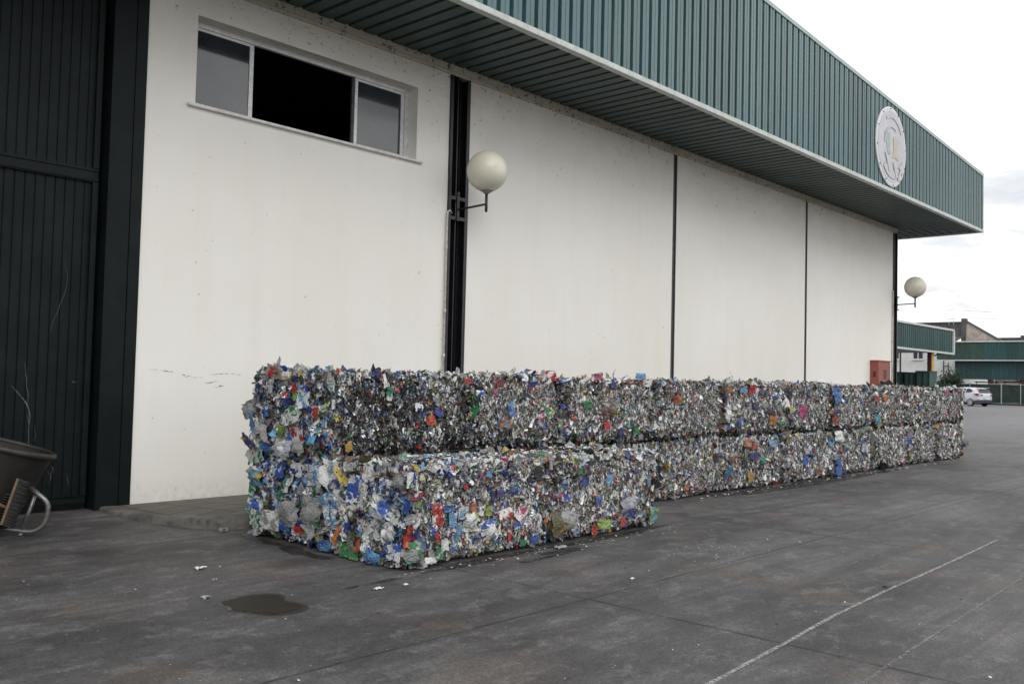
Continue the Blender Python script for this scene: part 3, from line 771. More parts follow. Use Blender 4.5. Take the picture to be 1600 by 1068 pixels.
def speck(x, y, s):
    a = r.uniform(0,6.3); z = .004; c, q = math.cos(a)*s, math.sin(a)*s; w = r.uniform(.3,.9); hh = s*r.uniform(.2,.6)
    b.add([(x-c,y-q,z),(x+q*w,y-c*w,z+hh*.3),(x+c,y+q,z+hh),(x-q*w,y+c*w,z+.001)], [(0,1,2,3)])
for i in range(330): speck(r.uniform(2.4,15), r.uniform(-9.4,-2.2), r.choice((.003,.004,.004,.006,.006,.009,.012)))
for i in range(110): speck(r.gauss(7.9,.45), r.gauss(-6.1,.22), r.choice((.003,.005,.008,.011)))
for i in range(160): 
    x = r.uniform(8.8,23); speck(x, -3.72-abs(r.gauss(0,.09)), r.choice((.012,.018,.026)))
for i in range(150):
    x = r.uniform(4.9,8.8); speck(x, -4.86-abs(r.gauss(0,.12)), r.choice((.006,.009,.014)))
b.build('debris', lw, kind='stuff', label='fine pale crumbs of packaging scattered over the yard')
b = MB()
for i in range(380): speck(r.uniform(2.4,15), r.uniform(-9.4,-2.2), r.choice((.005,.008,.012)))
b.build('debris', lb, kind='stuff', label='fine dark crumbs and grit scattered over the yard')
# ------------------------------------------------------------------ beyond the warehouse
FR = [(0,0),(.5,0),(.56,.035),(.94,.035),(1,0)]
# near shed with a ribbed fascia on a yellow and maroon post
SH = empty('canopy_shed', (60,11,gz(60)), 'green ribbed canopy shed with pale trim, just past the end of the warehouse', 'shed')
b = MB(); corrugated(b, (50,9.9,4.12), (1,0,0), (0,0,1), (0,-1,0), 16.6, .36, FR, hfun=lambda s: 1.47+.0*s); corrugated(b, (66.6,9.95,4.12), (0,1,0), (0,0,1), (1,0,0), 12, .36, FR, h=1.47)
b.build('fascia', M['far_clad'], SH)
b = MB(); b.box(50,66.75,9.80,9.93,5.59,5.72); b.box(50,66.75,9.78,9.93,3.99,4.11); b.box(66.6,66.80,9.78,9.93,4.111,5.589); b.build('trim', M['trim'], SH)
b = MB(); b.box(50.1,66.5,9.95,22,4.14,4.28); b.build('roof', M['steel_dark'], SH)
b = MB(); b.box(62.98,63.10,10.1,10.34,gz(63),4.139); b.build('post', M['maroon'], SH)
b = MB(); b.box(63.101,63.52,10.08,10.34,gz(63),4.139); b.build('post', M['yellow'], SH)
b = MB(); b.box(52,52.3,10.1,10.5,gz(52),4.139); b.build('post', M['maroon'], SH)
b = MB(); b.add([(50,11,5.75),(50,20,5.75),(50,15,7.6),(58.5,11,5.75),(58.5,20,5.75),(58.5,17.5,7.2)], [(0,1,2),(3,5,4),(0,2,5,3),(1,4,5,2)]); b.build('roof_hood', M['steel_dark'], SH)
b = MB(); b.tube([(63.45,10.3,3.7),(65.2,10.3,4.0),(66.3,10.3,4.0)], .05, 8); b.build('gutter_pipe', M['steel_dark'], SH)
# green containers under it
for i, (ya, yb, zt, lab) in enumerate([(11.56,13.2,2.62,'green metal container at the left, against the corner column of the warehouse'),(10.78,11.47,2.60,'narrow green metal container between two wider ones'),(9.86,10.72,2.70,'green metal container beside the yellow post')]):
    c = empty('metal_container', (62.5,(ya+yb)/2,gz(62)), lab, 'container', 'green containers under the shed')
    b = MB(); b.box(62,63.4,ya,yb,gz(62)+.1,zt); b.build('container_body', M['bin_green'], c)
    b = MB(); b.box(61.93,63.45,ya-.03,yb+.03,zt+.002,zt+.08); b.build('container_lid', M['far_clad'], c)
    b = MB(); b.box(61.95,61.998,(ya+yb)/2-.03,(ya+yb)/2+.03,gz(62)+.15,zt-.05)
    b.box(61.95,61.998,ya+.02,ya+.08,gz(62)+.15,zt-.05); b.box(61.95,61.998,yb-.08,yb-.02,gz(62)+.15,zt-.05); b.build('container_rib', M['steel_dark'], c)
b = MB(); b.tube([(98,24.65,gz(98)),(98,24.65,6.6)], .09, 8); b.build('dark_pole', M['steel_dark'], label='thin dark pole standing in front of the white building', cat='pole')

# white building with windows
WB = empty('white_building', (108,26,.3), 'white rendered building with small windows behind the canopy shed', 'building')
b = MB(); b.box(108,124,22.6,44,.25,7.0); b.build('wall', M['shed_white'], WB)
for ya, yb in ((25.75,26.75),(28.4,29.6),(31.5,32.5)):
    w_ = MB(); w_.box(107.93,107.999,ya-.06,yb+.06,4.95,5.78); f = w_.build('window', M['alu'], WB)
    for a_, c_ in ((ya,(ya+yb)/2-.06),((ya+yb)/2+.06,yb)):
        p_ = MB(); p_.box(107.90,107.929,a_,c_,5.03,5.72); p_.build('pane', M['car_glass'], f)
    s_ = MB(); s_.box(107.82,107.929,ya-.15,yb+.15,4.86,4.948); s_.build('sill', M['sill'], f)
b = MB(); b.tube([(107.9,23.5,.3),(107.9,23.5,5.6)], .05, 6); b.tube([(107.9,23.0,.3),(107.9,23.0,4.6)], .04, 6); b.tube([(107.9,23.5,4.2),(107.9,22.9,4.2)], .04, 6); b.build('drainpipe', M['steel_dark'], WB)

# sawtooth roofed hall behind
SR = empty('sawtooth_hall', (125,27,.3), 'old hall with a dark sheeted sawtooth roof and a mottled gable', 'building')
b = MB(); b.add([(125,26.2,7.0),(125,26.2,10.35),(125,18.6,5.5),(125,26.2,5.5),(125.4,26.2,7.0),(125.4,26.2,10.35),(125.4,18.6,5.5),(125.4,26.2,5.5)], [(3,2,1),(7,5,6),(1,2,6,5)]); b.build('gable', M['stone'], SR)
b = MB(); b.add([(124.9,26.35,10.55),(124.9,18.4,5.55),(124.9,18.5,5.35),(124.9,26.35,10.3),(125.6,26.35,10.55),(125.6,18.4,5.55),(125.6,18.5,5.35),(125.6,26.35,10.3)], [(0,3,2,1),(4,5,6,7),(0,1,5,4),(3,7,6,2)]); b.build('coping', M['old_roof'], SR)
b = MB(); b.box(124.85,125.7,26.2,26.75,7.5,10.7); b.build('chimney_stub', M['old_roof'], SR)
b = MB(); b.add([(125.2,26.5,10.2),(125.2,40,9.9),(125.2,40,8.3),(125.2,26.5,8.4)], [(0,3,2,1)]); corrugated(b, (125.0,26.5,8.3), (0,1,0), (0,0,1), (-1,0,0), 13.5, .45, FR, h=1.85); b.box(124.8,125.6,26.7,40,10.15,10.3); b.build('roof_face', M['old_roof'], SR)
b = MB(); b.add([(125.1,26.6,8.3),(125.1,40,8.3),(121,40,7.3),(121,26.6,7.3)], [(0,1,2,3)]); b.box(121,130,26.6,40,.3,7.29); b.build('lower_roof', M['old_roof'], SR)
b = MB(); b.tube([(124.5,28.1,9.9),(124.5,28.1,10.65),(124.5,27.55,10.65),(124.5,27.55,9.9)], .035, 6); b.tube([(124.5,28.35,10.68),(124.5,27.3,10.68)], .03, 6); b.build('antenna', M['galv'], SR)
S2 = empty('lower_hall', (125,20,.3), 'low dark roofed hall whose ridge shows above the long green canopy', 'building')
b = MB(); b.box(128,140,12,24.4,.3,7.9); b.build('wall', M['stone'], S2)
b = MB(); b.box(127.8,140,20.1,24.8,7.91,8.35); b.box(127.6,128.4,19.9,20.6,7.91,8.6); b.add([(127.9,20.0,8.5),(127.9,12,4.5),(128.3,20.0,8.5),(128.3,12,4.5),(127.9,12,4.2),(127.9,20,8.2)], [(0,1,3,2),(0,5,4,1)]); b.build('roof', M['old_roof'], S2)

# long green canopy facing us
LC = empty('long_canopy', (97,14,.3), 'long two-banded green sheeted canopy behind the parked car', 'canopy')
y0, y1 = -14, 20.7
b = MB(); corrugated(b, (97,y0,4.58), (0,1,0), (0,0,1), (-1,0,0), y1-y0, .42, FR, h=1.72); b.build('upper_band', [M['far_clad2']], LC)
b = MB(); corrugated(b, (96.98,y0,4.60), (0,1,0), (0,0,1), (-1,0,0), 16.3-y0, .42, FR, h=1.69); b.build('upper_band', [M['far_clad']], LC)
b = MB(); corrugated(b, (97.6,y0,2.68), (0,1,0), (0,0,1), (-1,0,0), 19.3-y0, .42, FR, h=1.9); b.build('lower_band', M['far_clad'], LC)
b = MB(); b.box(96.85,97.1,y0,y1+.05,6.30,6.42); b.box(96.85,97.1,y0,y1+.05,4.47,4.57); b.build('trim', M['trim'], LC)
b = MB(); b.box(96.9,97.5,y1-.0,y1+.4,4.571,6.299); b.build('end_trim', M['trim'], LC)
b = MB(); b.box(97.2,112,y0,20.5,6.1,6.25); b.build('roof', M['steel_dark'], LC)
for i, yc in enumerate((19.0,15.95,13.2,8,2,-4,-10)):
    b = MB(); b.box(97.75,98.15,yc-.22,yc+.22,gz(98),2.679 if i else 2.679); b.build('post', M['yellow'] if i == 0 else M['maroon'], LC)
# things seen in the gap below it: pale sheds far away
b = MB(); b.box(135,140,-25,19,.3,3.4); b.build('pale_shed', M['shed_white'], label='low pale shed seen through the gap under the long canopy', cat='shed')
for i, (yc, zc, lab) in enumerate([(17.2,2.45,'dark pipe rack under the canopy, nearest the yellow post'),(14.6,2.5,'dark pipe rack under the canopy, further right')]):
    b = MB(); b.tube([(101,yc-1.1,zc),(101,yc+1.1,zc)], .06, 6); b.tube([(101,yc-.9,zc),(101,yc-.9,.3)], .05, 6); b.tube([(101,yc+.9,zc),(101,yc+.9,.3)], .05, 6); b.tube([(101,yc-.9,2.1),(101,yc+.2,zc+.5)], .05, 6)
    b.build('pipe_rack', M['steel_dark'], label=lab, cat='rack', group='racks under the long canopy')

# netting fence with galvanised posts
FE = empty('netting_fence', (93,10,.3), 'dark green netting fence on thin posts behind the silver car', 'fence')
b = MB(); ya = 19.2; k = 60
v = []
for i in range(k+1):
    y = ya - i*.55; x = 93+random.uniform(-.03,.03); v += [(x,y,.52+random.uniform(-.03,.03)),(x+random.uniform(-.05,.05),y,1.4),(x,y,2.16+random.uniform(-.02,.03))]
b.add(v, [(3*i+j,3*i+3+j,3*i+4+j,3*i+1+j) for i in range(k) for j in range(2)]); b.build('netting', M['mesh_fence'], FE)
for yc in (18.9,16.4,13.7,12.1,9.0,6.2,3.4,.6,-2.2,-5,-8,-11):
    b = MB(); b.tube([(92.9,yc,.3),(92.9,yc,2.3)], .04 if yc != 13.7 else .055, 6); b.build('fence_post', M['galv'], FE)
b = MB(); b.tube([(92.92,19.2,2.2),(92.92,-13.8,2.2)], .025, 6); b.build('top_rail', M['galv'], FE)
b = MB(); b.box(91.9,96,-30,19.4,.302,.42); b.build('verge', M['soil'], kind='structure')

# bushes and a young tree at the fence end
def bush(name, c, rad, hgt, n, label, cat='bush', trunk=False, group=None):
    t = empty(name, c, label, cat, group); b = MB(); r = random.Random(int(c[0]*7+c[1]*13)); c = Vector(c)
    cl = [Vector((r.uniform(-.6,.6)*rad, r.uniform(-.6,.6)*rad, hgt*r.uniform(.25,.8))) for _ in range(16)]
    for i in range(n):
        q = r.choice(cl); p = c + q + Vector((r.gauss(0,.25)*rad, r.gauss(0,.25)*rad, r.gauss(0,.16)*hgt)); p.z = max(p.z, c.z+.03)
        s = r.uniform(.07,.16); a, e = r.uniform(0,6.3), r.uniform(-1,1)
        u = Vector((math.cos(a), math.sin(a), e)).normalized()*s; w = u.cross(Vector((r.gauss(0,1),r.gauss(0,1),r.gauss(0,1)))).normalized()*s*.5
        b.add([p-u, p+w, p+u, p-w], [(0,1,2,3)])
    b.build('foliage', M['leaf'], t)
    b = MB()
    for q in cl[:5]: b.tube([c+Vector((q.x*.1,q.y*.1,-.05)), c+q*.5+Vector((0,0,.05)), c+q], [.05,.03,.012], 5)
    b.build('stem', M['bark'], t)
bush('bush', (90.5,17.5,.3), 1.15, 2.7, 5200, 'dark rounded bush behind the far end of the bales, beside the yellow canopy post')
bush('sapling', (89.5,19.7,.3), .45, 2.5, 500, 'thin dark shrub to the left of the rounded bush', cat='shrub')
bush('hedge_clump', (90.5,15.9,.3), .6, .9, 500, 'low dark weed clump at the foot of the netting fence left of the car', cat='shrub')

# faint cables across the sky
for i, (za, zb, lab) in enumerate([(13.2,10.4,'upper of the two faint cables crossing the sky above the long canopy'),(12.2,9.9,'lower of the two faint cables crossing the sky above the long canopy')]):
    b = MB(); pts = []
    for q in range(13):
        t = q/12; pts.append((140, 34-50*t, za+(zb-za)*t-1.2*math.sin(math.pi*t)*.5))
    b.tube(pts, .02, 5); b.build('overhead_cable', M['cable'], label=lab, cat='cable', group='overhead cables')

# ------------------------------------------------------------------ parked hatchback seen from behind
def car():
    root = empty('parked_car', (0,0,0), 'silver hatchback parked by the green fence at the far right, seen from its rear left', 'car')
    # stations along x (rear axle at 0, front +): x, half width, sill z, shoulder z
    st = [(-.78,.55,.42,.80),(-.74,.74,.32,.98),(-.60,.84,.26,1.04),(-.35,.885,.24,1.04),(.0,.895,.24,1.02),(.6,.90,.22,1.00),(1.3,.90,.22,.99),(2.0,.895,.22,.97),(2.5,.885,.24,.95),(2.95,.86,.26,.86),(3.25,.78,.30,.74),(3.42,.60,.36,.62)]
    v = []; f = []
    for x, w, z0, z1 in st:
        v += [(x,-w*.90,z0),(x,-w,z0+.16),(x,-w*1.0,(z0+z1)/2+.05),(x,-w*.975,z1-.06),(x,-w*.90,z1),(x,-w*.45,z1+.03),(x,0,z1+.035),(x,w*.45,z1+.03),(x,w*.90,z1),(x,w*.975,z1-.06),(x,w*1.0,(z0+z1)/2+.05),(x,w,z0+.16),(x,w*.90,z0)]
    K = 13
    for i in range(len(st)-1):
        for k in range(K):
            a, b_ = i*K+k, i*K+(k+1)%K
            f.append((a, a+K, b_+K, b_))
    f.append(tuple(range(K))); f.append(tuple(range((len(st)-1)*K+K-1,(len(st)-1)*K-1,-1)))
    b = MB(); b.add(v, f); body = b.build('body', M['car_paint'], root, smooth=True, origin=(0,0,0))
    s = body.modifiers.new('s','SUBSURF'); s.levels = 1; s.render_levels = 1
    # cabin shell in paint, glass laid proud of it
    cb = [(-.62,.74,1.02,.62,1.10),(-.46,.80,1.02,.62,1.30),(-.22,.83,1.0,.64,1.445),(.2,.84,1.0,.66,1.475),(.9,.84,.99,.66,1.49),(1.4,.84,.98,.64,1.45),(1.85,.83,.97,.66,1.22),(2.3,.80,.95,.74,.97)]
    v = []; f = []
    for x, wb_, zb, wt, zt in cb: v += [(x,-wb_,zb),(x,-(wb_+wt)/2-.01,(zb+zt)/2),(x,-wt,zt-.03),(x,-wt*.6,zt),(x,0,zt+.012),(x,wt*.6,zt),(x,wt,zt-.03),(x,(wb_+wt)/2+.01,(zb+zt)/2),(x,wb_,zb)]
    K = 9
    for i in range(len(cb)-1):
        for k in range(K-1): f.append((i*K+k, (i+1)*K+k, (i+1)*K+k+1, i*K+k+1))
    f.append(tuple(range(K)))
    b = MB(); b.add(v, f); b.build('cabin', M['car_paint'], root, smooth=True, origin=(0,0,1))
    for sgn in (1,-1):
        b = MB(); y = lambda z: sgn*(.845-(z-1.0)*.40)
        P = [(-.16,1.16),(.02,1.10),(.42,1.07),(.44,1.38),(.20,1.40),(-.05,1.31)]; b.add([(x,y(z)+sgn*.012,z) for x,z in P], [tuple(range(len(P)))[::-sgn]])
        P = [(.50,1.07),(1.22,1.04),(1.22,1.41),(.50,1.40)]; b.add([(x,y(z)+sgn*.012,z) for x,z in P], [tuple(range(len(P)))[::-sgn]])
        P = [(1.28,1.04),(2.1,1.02),(1.62,1.32),(1.28,1.40)]; b.add([(x,y(z)+sgn*.012,z) for x,z in P], [tuple(range(len(P)))[::-sgn]])
        b.build('side_window', M['car_glass'], root)
        b = MB(); b.add([(-.20,sgn*.90,.93),(-.50,sgn*.885,.99),(-.66,sgn*.80,.98),(-.77,sgn*.60,.93),(-.79,sgn*.42,.91),(-.80,sgn*.42,.83),(-.78,sgn*.62,.82),(-.66,sgn*.83,.83),(-.48,sgn*.90,.86)], [tuple(range(9))[::sgn]])
        b.v = [(x-.02,y_+sgn*.02,z+.02) for x,y_,z in b.v]; b.build('tail_lamp', M['tail'], root)
        for x in (0,2.62):
            w = MB(); w.lathe((x,sgn*.80,.315), [(.0,-.10),(.24,-.10),(.30,-.09),(.315,-.06),(.315,.06),(.30,.09),(.24,.10),(0,.10)], 26, axis='y'); wo = w.build('wheel', M['tyre'], root, smooth=True)
            r_ = MB(); r_.lathe((x,sgn*.905,.315), [(0,-.006),(.07,-.006),(.07,.006),(0,.006)], 16, axis='y')
            for k in range(6):
                a = k*math.pi/3; c_, s_ = math.cos(a), math.sin(a); r_.obox((x+c_*.13,sgn*.905,.315+s_*.13), (c_*.09,0,s_*.09), (-s_*.035,0,c_*.035), (0,.006,0))
            r_.lathe((x,sgn*.903,.315), [(.19,-.008),(.225,-.008),(.225,.008),(.19,.008),(.19,-.008)], 26, axis='y'); r_.build('rim', M['rim'], wo)
    b = MB(); b.add([(-.49,-.60,1.31),(-.49,.60,1.31),(-.665,.68,1.08),(-.665,-.68,1.08)], [(0,1,2,3)]); b.v=[(x-.03,y_,z+.03) for x,y_,z in b.v]; b.build('rear_window', M['car_glass'], root)
    b = MB(); b.box(-.60,-.30,-.60,.60,1.445,1.475); b.build('spoiler', M['car_paint'], root, bevel=.01)
    b = MB(); b.add([(-.83,-.60,.30),(-.83,.60,.30),(-.83,.60,.52),(-.83,-.60,.52),(-.60,.90,.26),(-.60,.90,.50),(-.60,-.90,.26),(-.60,-.90,.50),(-.36,.91,.24),(-.36,.91,.44),(-.36,-.91,.24),(-.36,-.91,.44)], [(0,3,2,1),(1,2,5,4),(0,6,7,3),(4,5,9,8),(6,10,11,7)]); b.build('rear_bumper', M['car_dark'], root)
    b = MB(); b.box(-.85,-.832,-.26,.26,.55,.66); b.build('number_plate', M['plate'], root)
    b = MB(); b.box(2.6,3.3,-.85,.85,.2,.3); b.build('front_bumper', M['car_dark'], root)
    return root
ca = car()
ca.location = (81.35, 12.45, gz(81)); ca.rotation_euler = (0,0,math.atan2(.93,.365)); ca.scale = (1.03,1.03,1.03)
# ------------------------------------------------------------------ bales
C = dict(white=(.76,.77,.755), grey=(.32,.325,.32), silver=(.68,.69,.69), black=(.014,.014,.015), dgrey=(.06,.06,.062),
         brown=(.13,.075,.045), tan=(.40,.29,.18), blue=(.025,.09,.42), sky=(.14,.36,.62), navy=(.022,.03,.16), red=(.50,.025,.018),
         darkred=(.22,.018,.022), orange=(.55,.17,.035), yellow=(.58,.46,.06), mustard=(.42,.25,.05), lime=(.30,.44,.08),
         green=(.02,.22,.08), teal=(.03,.28,.26), pink=(.50,.07,.20), purple=(.11,.05,.22), lav=(.40,.40,.50), khaki=(.12,.11,.06))
NAMES = list(C); CARR = np.array([C[n] for n in NAMES])
def weights(**kw):
    w = np.array([kw.get(n, 0) for n in NAMES], float); return w / w.sum()
W_MIX = weights(white=31, grey=18, silver=14, black=3.5, dgrey=7, brown=4.0, tan=5.2, blue=2.0, sky=2.6, navy=1.8, red=1.8, darkred=1.1,
                orange=1.4, yellow=1.0, mustard=1.2, lime=1.2, green=2.0, teal=.4, pink=.4, purple=.3, lav=1.4, khaki=2.6)
W_END = weights(white=38, grey=12, silver=6, black=2, dgrey=5, brown=2, tan=3, blue=8, sky=9, navy=4, red=1.4, darkred=.5,
                orange=1, yellow=.9, lime=1.4, green=3.2, teal=.5, pink=.2, purple=.3, lav=4, khaki=1)
W_MID = weights(white=33, grey=16, silver=13, black=4, dgrey=7, brown=2.4, tan=3, blue=3.4, sky=3.4, navy=2.2, red=2.0, darkred=.8,
                orange=1.2, yellow=.8, mustard=.6, lime=1.2, green=2.0, teal=.5, pink=.4, purple=.5, lav=2.6, khaki=1.6)
W_DARK = weights(white=4, grey=8, silver=9, black=44, dgrey=22, brown=4, tan=1.5, blue=.8, sky=.8, navy=1, red=.6, green=.6, khaki=3, mustard=.4, lav=1)
W_ACC = weights(white=36, grey=14, blue=15, sky=9, navy=9, red=9, green=9, lime=3, orange=4, yellow=4, black=3, dgrey=2, brown=2, pink=1, lav=3)

def sheet_mesh(cen, nrm, wid, hei, K, crump, curl, tint, acc, spin=None, jitk=.24, pullk=.26, curlq=1.3):
    """n crumpled sheets at once, each a KxK vertex grid. Returns verts, quads, per-vertex colours and flake coords."""
    n = len(cen)
    nrm = nrm / np.linalg.norm(nrm, axis=1, keepdims=True)
    up = np.tile(np.array([0, 0, 1.]), (n, 1)); up[np.abs(nrm[:, 2]) > .9] = (1, 0, 0)
    T = np.cross(up, nrm); T /= np.linalg.norm(T, axis=1, keepdims=True)
    B = np.cross(nrm, T)
    if spin is None: spin = rng.uniform(0, 2*np.pi, n)
    cs, sn = np.cos(spin)[:, None], np.sin(spin)[:, None]
    T, B = T*cs + B*sn, -T*sn + B*cs
    g = np.linspace(-.5, .5, K)
    s, t = np.meshgrid(g, g); s, t = s.ravel(), t.ravel(); k2 = K*K
    jit = jitk/(K-1)
    S = s[None] + rng.normal(0, jit, (n, k2)); Tt = t[None] + rng.normal(0, jit, (n, k2))
    # ragged outline: pull corners in by random amounts
    r = np.maximum(np.abs(s), np.abs(t))*2; corner = (np.abs(s)*np.abs(t)*4)
    pull = 1 - corner[None]*rng.uniform(0, pullk, (n, k2)) 
    S *= pull; Tt *= pull
    m = np.minimum(wid, hei)[:, None]
    D = rng.normal(0, 1, (n, k2))*crump[:, None]*m
    ph = rng.uniform(0, 6.28, (n, 1)); fr = rng.uniform(3, 8, (n, 1)); an = rng.uniform(0, 3.14, (n, 1))
    q = S*np.cos(an) + Tt*np.sin(an)
    D += curl[:, None]*m*(np.sin(q*fr + ph) + (q**2)*rng.normal(0, curlq, (n, 1)))
    P = cen[:, None] + T[:, None]*(S*wid[:, None])[..., None] + B[:, None]*(Tt*hei[:, None])[..., None] + nrm[:, None]*D[..., None]
    base = (np.arange(n)*k2)[:, None, None]
    i, j = np.meshgrid(np.arange(K-1), np.arange(K-1)); a = (j*K + i).ravel()
    quad = np.stack([a, a+1, a+K+1, a+K], 1)
    F = (base + quad[None]).reshape(-1, 4)
    off = rng.uniform(0, 60, (n, 1, 3))
    sc = (wid/.07)[:, None]; sc2 = (hei/.07)[:, None]
    FL = np.stack([S*sc, Tt*sc2, np.zeros_like(S)], 2) + off
    return P.reshape(-1, 3), F, np.repeat(tint, k2, 0), np.repeat(acc, k2, 0), FL.reshape(-1, 3)

def quads_object(name, parts, mats, origin, parent, mat_idx=None):
    V = np.concatenate([p[0] for p in parts]); nv = 0; Fs = []
    for p in parts: Fs.append(p[1] + nv); nv += len(p[0])
    F = np.concatenate(Fs)
    me = bpy.data.meshes.new(name)
    me.vertices.add(len(V)); me.vertices.foreach_set('co', (V - np.array(origin)).astype(np.float32).ravel())
    me.loops.add(F.size); me.loops.foreach_set('vertex_index', F.astype(np.int32).ravel())
    me.polygons.add(len(F)); me.polygons.foreach_set('loop_start', np.arange(0, F.size, 4, dtype=np.int32))
    me.polygons.foreach_set('loop_total', np.full(len(F), 4, np.int32))
    if mat_idx is not None: me.polygons.foreach_set('material_index', np.repeat(mat_idx, [len(p[1]) for p in parts]).astype(np.int32))
    me.update(calc_edges=True)
    for nm, k in (('tint', 2), ('accent', 3)):
        at = me.attributes.new(nm, 'FLOAT_COLOR', 'POINT'); at.data.foreach_set('color', np.concatenate([p[k] for p in parts]).astype(np.float32).ravel())
    at = me.attributes.new('flake', 'FLOAT_VECTOR', 'POINT'); at.data.foreach_set('vector', np.concatenate([p[4] for p in parts]).astype(np.float32).ravel())
    for m in mats: me.materials.append(m)
    o = bpy.data.objects.new(name, me); COL.objects.link(o); place(o, origin, parent)
    return o

def rgba(idx, alpha, gain):
    return np.concatenate([CARR[idx]*gain[:, None], alpha[:, None]], 1)

def box_point(face, u, v, x0, x1, y0, y1, z0, z1, lump):
    """point on a slumped box: u, v in 0..1; edges rounded, faces lumpy"""
    p = np.empty((len(u), 3)); a, b = 2*u-1, 2*v-1
    inset = (.07 if y0 < -4 else .12)*np.abs(a)**11 + np.where(b > 0, .045*np.abs(b)**7, .20*np.abs(b)**(6 if z0 > .5 else 9)) + lump
    if face in 'xX':
        p[:, 1] = y0+(y1-y0)*u; p[:, 2] = z0+(z1-z0)*v
        p[:, 0] = (x0+inset) if face == 'x' else (x1-inset)
    elif face in 'yY':
        p[:, 0] = x0+(x1-x0)*u; p[:, 2] = z0+(z1-z0)*v
        p[:, 1] = (y0+inset) if face == 'y' else (y1-inset)
    else:
        p[:, 0] = x0+(x1-x0)*u; p[:, 1] = y0+(y1-y0)*v
        p[:, 2] = z1-inset*.8
    return p
FN = dict(x=(-1,0,0), X=(1,0,0), y=(0,-1,0), Y=(0,1,0), z=(0,0,1))

def lumpy(u, v, seed, amp):
    r = np.random.default_rng(seed); out = np.zeros_like(u)
    for k in range(9):
        fu, fv = r.uniform(2, 14), r.uniform(1, 9); out += np.sin(fu*u+r.uniform(0,6.3))*np.sin(fv*v+r.uniform(0,6.3))/(1+k*.15)
    return out*amp/3

